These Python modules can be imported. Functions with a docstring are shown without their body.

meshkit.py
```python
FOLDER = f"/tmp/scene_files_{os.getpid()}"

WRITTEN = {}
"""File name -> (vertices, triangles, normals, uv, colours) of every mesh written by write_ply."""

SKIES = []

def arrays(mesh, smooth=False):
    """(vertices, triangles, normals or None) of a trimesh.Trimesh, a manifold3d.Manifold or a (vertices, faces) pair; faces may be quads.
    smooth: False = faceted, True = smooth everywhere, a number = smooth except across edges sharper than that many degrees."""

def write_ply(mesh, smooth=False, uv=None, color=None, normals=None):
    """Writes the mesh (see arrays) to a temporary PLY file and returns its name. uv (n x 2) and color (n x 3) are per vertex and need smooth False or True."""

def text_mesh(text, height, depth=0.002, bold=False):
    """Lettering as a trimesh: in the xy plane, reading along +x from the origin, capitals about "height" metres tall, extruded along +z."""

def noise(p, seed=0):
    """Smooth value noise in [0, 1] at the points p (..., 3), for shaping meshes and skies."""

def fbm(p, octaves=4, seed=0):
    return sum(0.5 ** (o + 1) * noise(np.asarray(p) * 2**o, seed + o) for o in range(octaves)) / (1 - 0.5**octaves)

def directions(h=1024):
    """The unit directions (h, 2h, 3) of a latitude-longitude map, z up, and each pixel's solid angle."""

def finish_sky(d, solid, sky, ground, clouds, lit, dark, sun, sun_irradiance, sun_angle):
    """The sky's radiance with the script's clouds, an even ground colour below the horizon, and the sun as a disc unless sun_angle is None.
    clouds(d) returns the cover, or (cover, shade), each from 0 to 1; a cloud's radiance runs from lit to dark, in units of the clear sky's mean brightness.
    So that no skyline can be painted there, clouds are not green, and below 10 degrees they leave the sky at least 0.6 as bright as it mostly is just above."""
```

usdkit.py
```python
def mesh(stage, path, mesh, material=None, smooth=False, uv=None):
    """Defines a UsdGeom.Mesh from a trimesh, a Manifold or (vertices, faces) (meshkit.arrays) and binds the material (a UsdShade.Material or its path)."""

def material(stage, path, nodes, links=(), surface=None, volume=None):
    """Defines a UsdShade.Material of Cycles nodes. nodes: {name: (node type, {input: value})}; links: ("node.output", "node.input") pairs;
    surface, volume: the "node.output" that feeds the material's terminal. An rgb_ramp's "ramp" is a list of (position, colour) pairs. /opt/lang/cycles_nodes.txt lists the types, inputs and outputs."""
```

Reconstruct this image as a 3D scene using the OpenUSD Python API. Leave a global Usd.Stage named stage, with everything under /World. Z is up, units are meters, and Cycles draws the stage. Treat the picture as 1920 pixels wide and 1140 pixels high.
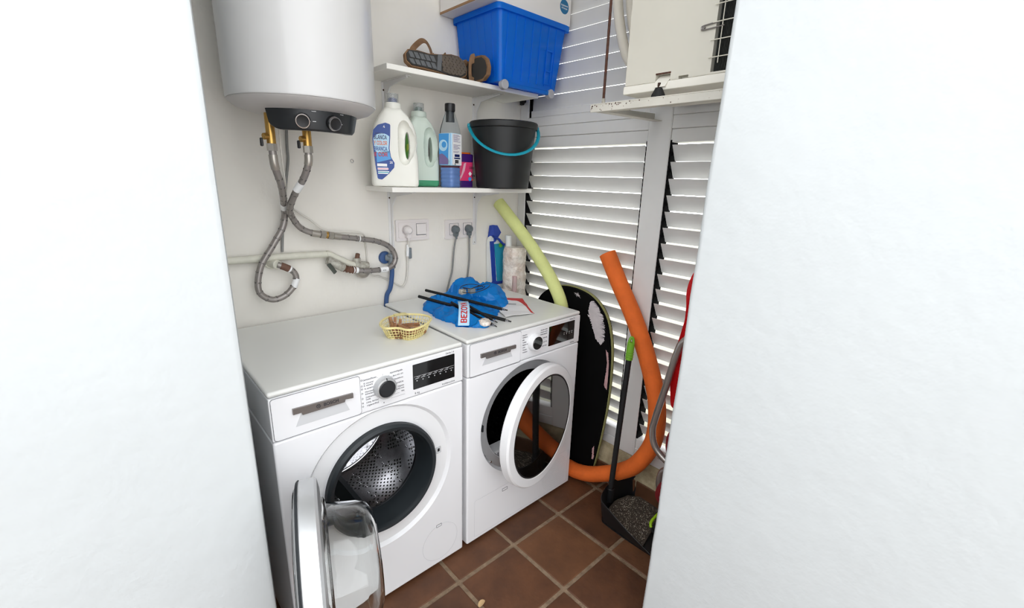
import math, random
import numpy as np, trimesh, usdkit, meshkit
import manifold3d as m3
from shapely.geometry import Polygon, Point, box as sbox
from shapely import affinity
from pxr import Usd, UsdGeom, UsdLux, Gf, Sdf, UsdShade

stage = Usd.Stage.CreateInMemory()
UsdGeom.SetStageUpAxis(stage, 'Z'); UsdGeom.SetStageMetersPerUnit(stage, 1.0)
UsdGeom.Xform.Define(stage, '/World'); UsdGeom.Scope.Define(stage, '/World/Looks')
random.seed(7); rng = np.random.default_rng(7)
PI = math.pi

# ---------------------------------------------------------------- camera, sky, sun, exposure
cam = UsdGeom.Camera.Define(stage, '/World/camera')
R_, U_, F_ = np.array([.73919147, -.67285634, .02933117]), np.array([.15952004, .21722576, .96299861]), np.array([.65433121, .70716145, -.2679055])
C_ = np.array([-.84834177, -1.75129717, 1.37724357])
M = Gf.Matrix4d(*R_, 0, *U_, 0, *(-F_), 0, *C_, 1)
cam.AddTransformOp().Set(M)
cam.CreateHorizontalApertureAttr(36.0); cam.CreateVerticalApertureAttr(36.0 * 1140 / 1920)
cam.CreateFocalLengthAttr(36.0 * 843.57 / 1920)
cam.CreateClippingRangeAttr(Gf.Vec2f(.02, 200))
cam.CreateExposureAttr(-0.08)
dome = UsdLux.DomeLight.Define(stage, '/World/sky'); dome.CreateIntensityAttr(1.0); dome.CreateColorAttr(Gf.Vec3f(.96, .98, 1.0))
sun = UsdLux.DistantLight.Define(stage, '/World/sun'); sun.CreateIntensityAttr(2.5); sun.CreateAngleAttr(.6); sun.CreateColorAttr(Gf.Vec3f(1, .95, .86))
sun.AddRotateXYZOp().Set(Gf.Vec3f(0, 32, -14))      # from +x, high above the garden side

# ---------------------------------------------------------------- helpers
_used = {}
def numbered(path):
    k = _used.get(path, -1) + 1; _used[path] = k
    return path if k == 0 else f'{path}_{k:03d}'
def meta(prim, label=None, cat=None, group=None, kind=None):
    for k, v in (('label', label), ('category', cat), ('group', group), ('kind', kind)):
        if v: prim.SetCustomDataByKey(k, v)
ORG = {}
def thing(name, label, cat, org=(0, 0, 0), group=None, kind=None):
    path = numbered('/World/' + name)
    x = UsdGeom.Xform.Define(stage, path); x.AddTranslateOp().Set(Gf.Vec3d(*map(float, org)))
    meta(x.GetPrim(), label, cat, group, kind); ORG[path] = np.array(org, float)
    return path
def arr(m):
    if hasattr(m, 'to_mesh'):
        q = m.to_mesh(); return np.array(q.vert_properties[:, :3], float), np.array(q.tri_verts, int)
    if isinstance(m, (tuple, list)) and not isinstance(m[0], (trimesh.Trimesh,)) and len(m) == 2 and isinstance(m[0], np.ndarray):
        return np.asarray(m[0], float), np.asarray(m[1], int)
    return np.array(m.vertices, float), np.array(m.faces, int)
def cat(*ms):
    vs, fs, n = [], [], 0
    for m in ms:
        v, f = arr(m)
        if f.shape[1] == 4: f = np.vstack([f[:, [0, 1, 2]], f[:, [0, 2, 3]]])
        vs.append(v); fs.append(f + n); n += len(v)
    return np.vstack(vs), np.vstack(fs)
def part(name, mesh, mat, parent, smooth=35, label=None, kind=None, local=False):
    """one Mesh under parent; mesh given in world coordinates unless local"""
    v, f = arr(mesh)
    top = '/'.join(parent.split('/')[:3])
    if not local and top in ORG: v = v - ORG[top]
    path = numbered(parent + '/' + name)
    usdkit.mesh(stage, path, (v, f), MAT[mat], smooth=smooth)
    if label or kind: meta(stage.GetPrimAtPath(path), label, kind=kind)
    return path
def solo(name, mesh, mat, label, cat_, group=None, kind=None, smooth=35):
    v, f = arr(mesh); o = np.array([(v[:, 0].min() + v[:, 0].max()) / 2, (v[:, 1].min() + v[:, 1].max()) / 2, v[:, 2].min()])
    path = numbered('/World/' + name)
    m = usdkit.mesh(stage, path, (v - o, f), MAT[mat], smooth=smooth)
    m.AddTranslateOp().Set(Gf.Vec3d(*map(float, o))); ORG[path] = o
    meta(m.GetPrim(), label, cat_, group, kind)
    return path
def dup(src, org, rotz=0, label=None, rot=None):
    sp = stage.GetPrimAtPath(src); cd = sp.GetCustomData()
    base = src.rstrip('0123456789').rstrip('_') if src[-4:-3] == '_' else src
    path = numbered(base); x = UsdGeom.Xform.Define(stage, path)
    x.GetPrim().GetReferences().AddInternalReference(src)
    x.GetPrim().SetInstanceable(True)
    xf = UsdGeom.Xformable(x.GetPrim()); xf.ClearXformOpOrder()
    T = np.eye(4); T[:3, :3] = trimesh.transformations.rotation_matrix(rotz, [0, 0, 1])[:3, :3] if rot is None else rot
    T[:3, 3] = org
    xf.MakeMatrixXform().Set(Gf.Matrix4d(*T.T.ravel().tolist()))
    meta(x.GetPrim(), label or cd['label'], cd['category'], cd.get('group'))
    return path

def hull(pts): return trimesh.convex.convex_hull(np.asarray(pts, float))
def rbox(x0, x1, y0, y1, z0, z1, b=.004, n=1):
    """box with chamfered (n=1) or rounded (n>1) edges"""
    b = min(b, .49 * min(x1 - x0, y1 - y0, z1 - z0)); P = []
    if n == 1: D = [(1, 0, 0), (0, 1, 0), (0, 0, 1)]
    else:
        D = [];
        for i in range(n + 1):
            t = i / n * PI / 2
            for j in range(n + 1):
                s = j / n * PI / 2; D.append((math.sin(t) * math.cos(s), math.sin(t) * math.sin(s), math.cos(t)))
    for sx, X in ((-1, x0 + b), (1, x1 - b)):
        for sy, Y in ((-1, y0 + b), (1, y1 - b)):
            for sz, Z in ((-1, z0 + b), (1, z1 - b)):
                for d in D: P.append((X + sx * d[0] * b, Y + sy * d[1] * b, Z + sz * d[2] * b))
    return hull(P)
def bx(x0, x1, y0, y1, z0, z1):
    m = trimesh.creation.box([x1 - x0, y1 - y0, z1 - z0]); m.apply_translation([(x0 + x1) / 2, (y0 + y1) / 2, (z0 + z1) / 2]); return m
def mf(m):
    v, f = arr(m); t = trimesh.Trimesh(v, f, process=True)
    return m3.Manifold(m3.Mesh(np.asarray(t.vertices, np.float32), np.asarray(t.faces, np.uint32)))
def spline(P, n=12):
    P = np.asarray(P, float); Q = np.vstack([2 * P[0] - P[1], P, 2 * P[-1] - P[-2]]); out = []
    for i in range(1, len(Q) - 2):
        a, b, c, d = Q[i - 1:i + 3]
        for t in np.linspace(0, 1, n, endpoint=False):
            out.append(.5 * (2 * b + (c - a) * t + (2 * a - 5 * b + 4 * c - d) * t * t + (3 * b - a - 3 * c + d) * t ** 3))
    out.append(P[-1]); return np.array(out)
def tube(P, r, sides=14, cap=True, ry=None):
    P = np.asarray(P, float); n = len(P); T = np.gradient(P, axis=0); T /= np.linalg.norm(T, axis=1, keepdims=True) + 1e-12
    r = np.broadcast_to(r, (n,)); ref = np.array([0, 0, 1.]) if abs(T[0][2]) < .9 else np.array([1., 0, 0])
    a = np.cross(T[0], ref); a /= np.linalg.norm(a); A = []
    for t in T:
        a = a - t * (a @ t); a /= np.linalg.norm(a); A.append(a)
    A = np.array(A); B = np.cross(T, A); th = np.arange(sides) * 2 * PI / sides; k = 1 if ry is None else ry
    V = P[:, None] + r[:, None, None] * (np.cos(th)[None, :, None] * A[:, None] + k * np.sin(th)[None, :, None] * B[:, None])
    V = V.reshape(-1, 3); F = []
    for i in range(n - 1):
        for j in range(sides):
            q = [i * sides + j, i * sides + (j + 1) % sides, (i + 1) * sides + (j + 1) % sides, (i + 1) * sides + j]
            F += [[q[0], q[1], q[2]], [q[0], q[2], q[3]]]
    if cap:
        c0, c1 = len(V), len(V) + 1; V = np.vstack([V, P[0], P[-1]])
        for j in range(sides):
            F += [[c0, (j + 1) % sides, j], [c1, (n - 1) * sides + j, (n - 1) * sides + (j + 1) % sides]]
    return V, np.array(F)
def frame(axis):
    w = np.asarray(axis, float); w /= np.linalg.norm(w); ref = np.array([0, 0, 1.]) if abs(w[2]) < .9 else np.array([1., 0, 0])
    u = np.cross(ref, w); u /= np.linalg.norm(u); return u, np.cross(w, u), w
def lathe(prof, center, axis=(0, 0, 1), n=64, closed=False):
    """prof: (radius, height along axis)"""
    u, v, w = frame(axis); prof = np.asarray(prof, float); m = len(prof); th = np.arange(n) * 2 * PI / n
    V = np.asarray(center, float) + prof[None, :, 0:1] * (np.cos(th)[:, None, None] * u + np.sin(th)[:, None, None] * v) + prof[None, :, 1:2] * w
    V = V.reshape(-1, 3); F = []; k = m if closed else m - 1
    for i in range(n):
        for j in range(k):
            a, b = i * m + j, i * m + (j + 1) % m; c, d = ((i + 1) % n) * m + (j + 1) % m, ((i + 1) % n) * m + j
            F += [[a, d, c], [a, c, b]]
    t = trimesh.Trimesh(V, np.array(F), process=False); t.merge_vertices(); t.update_faces(t.nondegenerate_faces()); t.remove_unreferenced_vertices()
    return np.array(t.vertices), np.array(t.faces)
def cyl(p0, p1, r, n=32, r1=None):
    p0, p1 = np.asarray(p0, float), np.asarray(p1, float); L = np.linalg.norm(p1 - p0); r1 = r if r1 is None else r1
    b = min(.12 * min(r, r1), .2 * L, .003)
    return lathe([(0, 0), (r - b, 0), (r, b), (r1, L - b), (r1 - b, L), (0, L)], p0, p1 - p0, n)
def extrude(poly, h):
    if isinstance(poly, (list, np.ndarray)): poly = Polygon(poly)
    return trimesh.util.concatenate([trimesh.creation.extrude_polygon(g, h, engine='earcut') for g in getattr(poly, 'geoms', [poly])])
def place(m, O, X, Y):
    """map local x,y,z to O + x X + y Y + z (X x Y)"""
    v, f = arr(m); X, Y = np.asarray(X, float), np.asarray(Y, float); Z = np.cross(X, Y)
    return np.asarray(O, float) + v[:, 0:1] * X + v[:, 1:2] * Y + v[:, 2:3] * Z, f
FX, FZ = (1, 0, 0), (0, 0, 1)            # a face that looks towards -y: x right, z up
def text(s, h, O, X=FX, Y=FZ, d=.0006, bold=False, align='l', maxw=None):
    m = meshkit.text_mesh(s, h, d, bold); w = m.bounds[1][0]
    k = 1 if not maxw or w <= maxw else maxw / w
    m.apply_scale([k, 1, 1]); w *= k
    m.apply_translation([{'l': 0, 'c': -w / 2, 'r': -w}[align], 0, 0])
    return place(m, O, X, Y)
def fan(poly_uv, O, X, Y, d=.0005): return place(extrude(poly_uv, d), O, X, Y)
def disc(r, n=24): return [(r * math.cos(a), r * math.sin(a)) for a in np.arange(n) * 2 * PI / n]
def noisy(mesh, amp, scale, seed=0, clampz=None, sub=0, ridge=False):
    v, f = arr(mesh)
    t = trimesh.Trimesh(v, f, process=True)
    for _ in range(sub): t = t.subdivide()
    n = np.array(t.vertex_normals); q = meshkit.fbm(np.array(t.vertices) * scale, 4, seed)
    q = (1 - np.abs(2 * q - 1) * 2) if ridge else (q - .5) * 2
    V = np.array(t.vertices) + n * (amp * q)[:, None]
    if clampz is not None: V[:, 2] = np.maximum(V[:, 2], clampz)
    return V, np.array(t.faces)

# ---------------------------------------------------------------- materials
MAT = {}
def s2l(c): return [((x / 255) / 12.92 if x / 255 < .04045 else ((x / 255 + .055) / 1.055) ** 2.4) for x in c]
def mat(name, rgb, rough=.5, metal=0., var=0., vscale=6., bump=0., bscale=60., coat=0., spec=.5, ior=1.5, trans=0., sss=0., rgb2=None, detail=4., rvar=0., bdist=.01, emis=0.):
    a = s2l(rgb); P = {'roughness': rough, 'metallic': metal, 'base_color': a, 'coat_weight': coat, 'specular_ior_level': spec, 'ior': ior, 'transmission_weight': trans}
    if sss: P.update(subsurface_weight=sss, subsurface_scale=.01, subsurface_radius=(1, 1, 1))
    N, L = {'p': ('principled_bsdf', P)}, []
    if var or rgb2 or bump or rvar: N['g'] = ('texture_coordinate', {})
    if var or rgb2:
        b = s2l(rgb2) if rgb2 else [x * (1 - var) for x in a]
        hi = a if rgb2 else [min(1, x * (1 + var * .5)) for x in a]
        N['n'] = ('noise_texture', {'scale': vscale, 'detail': detail, 'roughness': .6})
        N['r'] = ('rgb_ramp', {'ramp': [(.3, b), (.7, hi)]})
        L += [('g.object', 'n.vector'), ('n.fac', 'r.fac'), ('r.color', 'p.base_color')]
    if bump:
        N['bn'] = ('noise_texture', {'scale': bscale, 'detail': 3., 'roughness': .55}); N['b'] = ('bump', {'strength': bump, 'distance': bdist})
        L += [('g.object', 'bn.vector'), ('bn.fac', 'b.height'), ('b.normal', 'p.normal')]
    MAT[name] = usdkit.material(stage, '/World/Looks/' + name, N, L, surface='p.BSDF')
mat('wall_paint', (234, 230, 222), .85, var=.05, vscale=2.2, bump=.25, bscale=22, bdist=.01)
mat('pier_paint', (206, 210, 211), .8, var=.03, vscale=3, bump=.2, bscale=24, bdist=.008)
mat('ceiling_paint', (235, 233, 228), .9)
mat('terracotta', (104, 65, 39), .6, rgb2=(79, 48, 28), vscale=9, bump=.15, bscale=50)
mat('terracotta_pale', (113, 73, 45), .6, rgb2=(86, 54, 32), vscale=7, bump=.15, bscale=50)
mat('terracotta_dark', (94, 58, 34), .58, rgb2=(71, 42, 24), vscale=11, bump=.15, bscale=50)
mat('grout', (150, 128, 104), .9, rgb2=(112, 92, 72), vscale=30, bump=.5, bscale=150)
mat('mortar', (196, 182, 148), .9, rgb2=(140, 126, 98), vscale=16, bump=.6, bscale=70)
mat('outside_ground', (176, 174, 156), .9, var=.1)
mat('alu', (224, 223, 221), .4, spec=.5, var=.02, vscale=20)
mat('slat_alu', (216, 215, 213), .34, spec=.6, var=.03, vscale=14)
mat('seal_black', (9, 9, 10), .85, spec=.1)
mat('enamel', (236, 236, 238), .22, coat=.3)
mat('enamel_top', (226, 226, 222), .3, coat=.2)
mat('plastic_white', (232, 232, 233), .32)
mat('plastic_grey', (205, 206, 208), .4)
mat('heater_white', (210, 209, 208), .3, coat=.2)
mat('heater_grey', (196, 192, 190), .5)
mat('line_grey', (120, 120, 124), .6)
mat('print_grey', (105, 105, 110), .6)
mat('print_dark', (40, 40, 46), .5)
mat('print_white', (225, 225, 228), .5)
mat('black_gloss', (8, 8, 10), .06, coat=.5)
mat('black_plastic', (22, 22, 24), .42)
mat('black_matt', (14, 14, 15), .7)
mat('charcoal', (30, 32, 35), .36, var=.1)
mat('rubber', (30, 36, 40), .5)
mat('rubber_dark', (24, 28, 32), .55)
mat('chrome', (200, 200, 204), .12, metal=1.)
mat('chrome_dark', (138, 133, 130), .3, metal=.65)
mat('steel', (214, 214, 217), .17, metal=1., var=.1, vscale=12)
mat('silver_ring', (196, 197, 198), .33, metal=.55)
mat('hole_black', (5, 5, 6), .8)
mat('drum_dark', (24, 25, 28), .35, metal=.6)
mat('door_glass_dark', (10, 9, 9), .035, spec=1., ior=2.1)
mat('laminate', (240, 238, 232), .4)
mat('laminate_edge', (232, 230, 222), .45)
mat('bracket_white', (224, 223, 222), .45)
mat('screw_brown', (70, 52, 40), .5, metal=.5)
mat('bottle_white', (236, 235, 226), .38, sss=.15)
mat('bottle_frost', (205, 218, 206), .35, sss=.3)
mat('liquid_green', (70, 150, 112), .25)
mat('liquid_blue', (118, 155, 222), .2)
mat('clear_cap', (236, 238, 238), .08, trans=.85, ior=1.25)
mat('pet_clear', (225, 232, 236), .05, trans=.96, ior=1.12)
mat('glass', (250, 252, 251), .0, trans=1., ior=1.45)
mat('cap_blue', (48, 74, 150), .4)
mat('cap_green', (22, 92, 74), .4)
mat('lab_blue', (12, 62, 142), .4)
mat('lab_navy', (20, 34, 92), .4)
mat('lab_sky', (70, 150, 214), .4)
mat('lab_ice', (176, 212, 234), .4)
mat('lab_white', (238, 238, 238), .45)
mat('lab_red', (190, 28, 30), .45)
mat('lab_orange', (222, 104, 22), .45)
mat('lab_green', (86, 160, 50), .4)
mat('lab_lime', (170, 196, 50), .4)
mat('lab_pink', (222, 60, 112), .4)
mat('lab_palepink', (236, 180, 196), .4)
mat('lab_teal', (40, 160, 180), .4)
mat('lab_lilac', (120, 104, 150), .4)
mat('tub_purple', (64, 26, 110), .35)
mat('bucket_black', (21, 22, 23), .5, var=.12, vscale=25)
mat('turquoise', (14, 150, 172), .38)
mat('caster_grey', (165, 165, 170), .45)
mat('card_white', (226, 223, 220), .6)
mat('card_brown', (150, 116, 84), .7)
mat('sticker_teal', (10, 104, 150), .4)
mat('tan_suede', (138, 106, 76), .85, rgb2=(104, 76, 52), vscale=30)
mat('sole_dark', (52, 50, 48), .75)
mat('sole_taupe', (92, 82, 72), .8, var=.1, vscale=40)
mat('sole_grey', (96, 98, 100), .6)
mat('braid', (152, 146, 142), .42, metal=.6)
mat('brass', (196, 154, 84), .3, metal=.9)
mat('nickel', (176, 170, 162), .35, metal=.8)
mat('copper_tape', (106, 76, 62), .7)
mat('pipe_paint', (214, 212, 198), .55, var=.08, vscale=25)
mat('valve_paint', (196, 194, 184), .5, rgb2=(130, 124, 112), vscale=60)
mat('valve_lever', (66, 70, 62), .5)
mat('grey_plastic', (120, 128, 134), .45)
mat('plug_grey', (100, 108, 112), .45)
mat('cable_grey', (132, 132, 130), .5)
mat('cable_white', (214, 210, 202), .5)
mat('blue_pipe', (52, 84, 134), .45)
mat('socket_white', (232, 226, 224), .3)
mat('socket_inner', (216, 208, 206), .35)
mat('yellow_plastic', (238, 222, 150), .4, sss=.2)
mat('pin_wood', (158, 112, 76), .7, rgb2=(122, 80, 52), vscale=45)
mat('pin_wood_pale', (184, 140, 100), .7, rgb2=(146, 102, 66), vscale=45)
mat('noodle_green', (216, 222, 146), .8, var=.07, vscale=14, bump=.15, bscale=120)
mat('noodle_orange', (228, 106, 34), .8, var=.1, vscale=16, bump=.2, bscale=120)
mat('board_black', (9, 9, 10), .85, spec=.1, var=.2, vscale=20)
mat('foam_pale', (206, 198, 200), .85, var=.1, vscale=30)
mat('foam_pink', (196, 156, 156), .85, var=.2, vscale=30)
mat('board_rim', (150, 150, 96), .6)
mat('handle_green', (112, 170, 40), .45)
mat('lime_plastic', (160, 205, 30), .45)
mat('dust', (84, 74, 64), .95, rgb2=(48, 40, 33), vscale=70)
mat('grit', (190, 180, 162), .9)
mat('tube_alu', (176, 170, 166), .3, metal=.85)
mat('fabric_darkred', (120, 14, 22), .8)
mat('ac_beige', (206, 202, 190), .5, var=.03, vscale=5)
mat('ac_pan', (226, 222, 212), .5)
mat('bracket_iron', (204, 200, 190), .5, var=.1, vscale=12)
mat('rust', (88, 50, 34), .8, rgb2=(52, 34, 26), vscale=60)
mat('coil_dark', (60, 62, 58), .6)
mat('wire_guard', (214, 210, 196), .45)
mat('pipe_foam', (214, 208, 196), .6)
mat('paper', (232, 230, 230), .6)
mat('paper_red', (196, 40, 44), .5)
mat('bag_bluestripe', (32, 64, 160), .4)
mat('bag_teal', (42, 150, 180), .4)
mat('bag_white', (228, 230, 228), .45)
mat('mat_pink', (206, 160, 164), .7, rgb2=(190, 182, 172), vscale=18)
mat('leaf_tan', (196, 164, 120), .7)
mat('film', (236, 230, 222), .12, rgb2=(206, 186, 172), vscale=22, bump=1., bscale=34, bdist=.02, coat=.6)
def mixmat(name, rgb, trans_col, f, rough=.25, tl=.4):
    """thin translucent plastic or cloth: principled + translucent + transparent"""
    a = s2l(rgb)
    N = {'p': ('principled_bsdf', {'base_color': a, 'roughness': rough}), 't': ('translucent_bsdf', {'color': a}), 'c': ('transparent_bsdf', {'color': s2l(trans_col)}),
         'm': ('mix_closure', {'fac': tl}), 'k': ('mix_closure', {'fac': f})}
    MAT[name] = usdkit.material(stage, '/World/Looks/' + name, N, [('p.BSDF', 'm.closure1'), ('t.BSDF', 'm.closure2'), ('m.closure', 'k.closure1'), ('c.BSDF', 'k.closure2')], surface='k.closure')
mixmat('crate_blue', (36, 152, 245), (140, 205, 255), .38, .12, .45)
mixmat('bag_blue', (22, 152, 232), (150, 210, 250), .16, .25, .45)
mixmat('sling_red', (222, 12, 24), (220, 30, 30), .02, .6, .5)

CEIL_Y = -1.24; CORR_H = 1.1; CEIL_X = -.66
# ================================================================ THE ROOM
def struct(name, mesh, m, smooth=35):
    p = numbered('/World/' + name); v, f = arr(mesh)
    usdkit.mesh(stage, p, (v, f), MAT[m], smooth=smooth); meta(stage.GetPrimAtPath(p), kind='structure'); return p
def struct_x(name):
    p = numbered('/World/' + name); x = UsdGeom.Xform.Define(stage, p); meta(x.GetPrim(), kind='structure'); ORG[p] = np.zeros(3); return p
LX = .79                                                          # inner face of the louvre frame
struct('wall_back', bx(-2.6, .96, 0, .16, -.1, 2.6), 'wall_paint')
struct('wall_left', rbox(-2.6, -.665, -.72, -.0005, -.1, 2.6, .012, 2), 'pier_paint')
# the thick wall by the doorway: worn plaster, an uneven arris
def pier():
    m = rbox(.238, 1.4, -4.8, -1.238, -.1, 2.6, .014, 3)
    v, f = arr(m); t = trimesh.Trimesh(v, f)
    t = mf(t).refine_to_length(.06); v, f = arr(t)
    k = np.abs(v[:, 0] - .238) + np.abs(v[:, 1] + 1.238) < .06
    d = (meshkit.fbm(v * 9, 3, 3) - .5) * .012 + (meshkit.fbm(v * 2.2, 2, 5) - .5) * .008
    v[k, 0] += d[k]; v[k, 1] += d[k]
    lean = .0125 * (v[:, 2] - 1.05) * (v[:, 1] > -2.5); v[:, 0] += .42 * lean; v[:, 1] -= .9 * lean      # not quite plumb
    return v, f
struct('wall_right', pier(), 'pier_paint', smooth=50)
struct('ceiling', bx(CEIL_X, 1.4, CEIL_Y, 0, 2.6, 2.7), 'ceiling_paint')
struct('wall_corridor', bx(-2.6, -2.4, -4.8, -.721, -.1, CORR_H), 'pier_paint')
struct('ground', bx(.97, 14, -9, 9, -.3, -.02), 'outside_ground')
# floor: square clay tiles in wide grout
fl = struct_x('floor')
part('mortar_bed', bx(-2.6, .9, -4.8, 0, -.06, -.003), 'grout', fl)
TX, TY, TP = .158, -.715, .261
for i in range(-6, 4):
    for j in range(-8, 4):
        x0, x1, y0, y1 = TX + i * TP + .006, TX + (i + 1) * TP - .006, TY + j * TP + .006, TY + (j + 1) * TP - .006
        x1, y1 = min(x1, .752), min(y1, -.004)
        if x1 - x0 < .03 or y1 - y0 < .03 or x0 < -1.5: continue
        dz = rng.normal(0, .0006)
        part('tile', rbox(x0, x1, y0, y1, -.02, dz, .004), rng.choice(['terracotta', 'terracotta', 'terracotta_pale', 'terracotta_dark']), fl)
# skirting of clay tiles under the louvres, mortar ledge above
sk = struct_x('baseboard_right')
for j in range(5):
    y1 = -.004 - j * .29; y0 = y1 - .284
    part('skirting_tile', rbox(.752, .762, max(y0, -1.235), y1, 0, .092 + rng.normal(0, .002), .003), ['terracotta', 'terracotta_dark', 'terracotta_pale'][j % 3], sk)
def ledge():
    ys = np.linspace(-1.237, -.001, 60); xs = np.array([.7625, .757, .765, .775, .785, .80, .86, .96]); zs = np.array([0, .094, .104, .135, .16, .182, .186, .186])
    V = []
    for y in ys:
        for k, (x, z) in enumerate(zip(xs, zs)):
            a = 0 if k in (0, 7) else (meshkit.fbm(np.array([x * 30, y * 14, k * .7]), 3, 2) - .5) * .012
            V.append((x, y, z + a))
    n = len(xs); F = [[i * n + j, (i + 1) * n + j, (i + 1) * n + j + 1, i * n + j + 1] for i in range(len(ys) - 1) for j in range(n - 1)]
    V = np.array(V); F = np.array(F); return V, np.vstack([F[:, [0, 1, 2]], F[:, [0, 2, 3]]])
struct('trim', ledge(), 'mortar')
# louvre frame
fr = struct_x('window_frame')
DX = .055
part('stile', rbox(LX, LX + DX, -.055, -.001, .17, 2.6, .002), 'alu', fr)
part('post', rbox(LX - .004, LX + DX, -.826, -.729, .178, 2.6, .003), 'alu', fr)
part('stile', rbox(LX, LX + DX, -1.236, -1.19, .17, 2.6, .002), 'alu', fr)
for a, b in ((-.729, -.055), (-1.19, -.826)):
    part('bottom_rail', rbox(LX, LX + DX, a, b, .178, .222, .002), 'alu', fr)
    part('bottom_rail', rbox(LX + .004, LX + DX - .004, a, b, .2225, .268, .002), 'alu', fr)
    part('middle_rail', rbox(LX, LX + DX, a, b, 1.575, 1.622, .002), 'alu', fr)
    part('middle_rail', rbox(LX - .002, LX + DX, a, b, 1.6225, 1.663, .002), 'alu', fr)
    part('middle_rail', rbox(LX, LX + DX, a, b, 1.6635, 1.694, .002), 'alu', fr)
    part('middle_rail', rbox(LX + .004, LX + DX, a, b, 1.5265, 1.5745, .002), 'alu', fr)
def slat(y0, y1, xt, zt, xb, zb, th=.006):
    """one blown-aluminium louvre blade: inner upper edge (xt,zt), outer lower edge (xb,zb), both edges rolled"""
    d = np.array([xb - xt, zb - zt]); L = np.linalg.norm(d); d /= L; n = np.array([-d[1], d[0]])
    s = np.linspace(0, 1, 9); up = [(t * L, .5 * th * (.35 + .65 * math.sin(PI * min(max(t, .0), 1))) + .002 * math.sin(PI * t)) for t in s]
    lo = [(t * L, -.5 * th * (.35 + .65 * math.sin(PI * t)) + .002 * math.sin(PI * t)) for t in s[::-1]]
    pts = np.array([(xt, zt) + a * d + b * n for a, b in up + lo])
    m = trimesh.creation.extrude_polygon(Polygon(pts), y1 - y0, engine='earcut')
    v, f = arr(m); return np.stack([v[:, 0], y1 - v[:, 2], v[:, 1]], 1), f
PITCH = .0617
def panel(name, y0, y1):
    w = struct_x(name)
    for a, b in ((y0, y0 + .006), (y1 - .006, y1)):
        part('black_seal', rbox(LX + .002, LX + .05, a, b, .27, 1.535, .001), 'seal_black', w)
    for k in range(20):
        zb = 1.4605 - PITCH * k
        part('slat', slat(y0 + .009, y1 - .009, LX + .003, zb + .0575, LX + .036, zb), 'slat_alu', w, smooth=60)
        for yy in (y0 + .0075, y1 - .0075):
            part('pivot', rbox(LX + .010, LX + .028, yy - .0015, yy + .0015, zb + .02, zb + .034, .001), 'seal_black', w)
panel('window_1', -.729, -.055); panel('window_2', -1.19, -.826)
w3 = struct_x('window_3')
for a, b in ((-.729, -.055), (-1.19, -.826)):
    for k in range(14):
        zb = 1.6975 + .0617 * k
        part('slat', slat(a + .004, b - .004, LX + .012, zb + .0575, LX + .020, zb, .007), 'slat_alu', w3, smooth=60)
part('black_seal', rbox(LX - .001, LX + .01, -.079, -.064, 1.664, 1.76, .002), 'seal_black', w3)
hd = cat(cyl((LX - .001, -.032, 1.742), (LX - .02, -.032, 1.742), .009, 20), rbox(LX - .028, LX - .014, -.044, -.02, 1.722, 1.752, .005, 2))
part('latch_knob', hd, 'black_plastic', w3)

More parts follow.
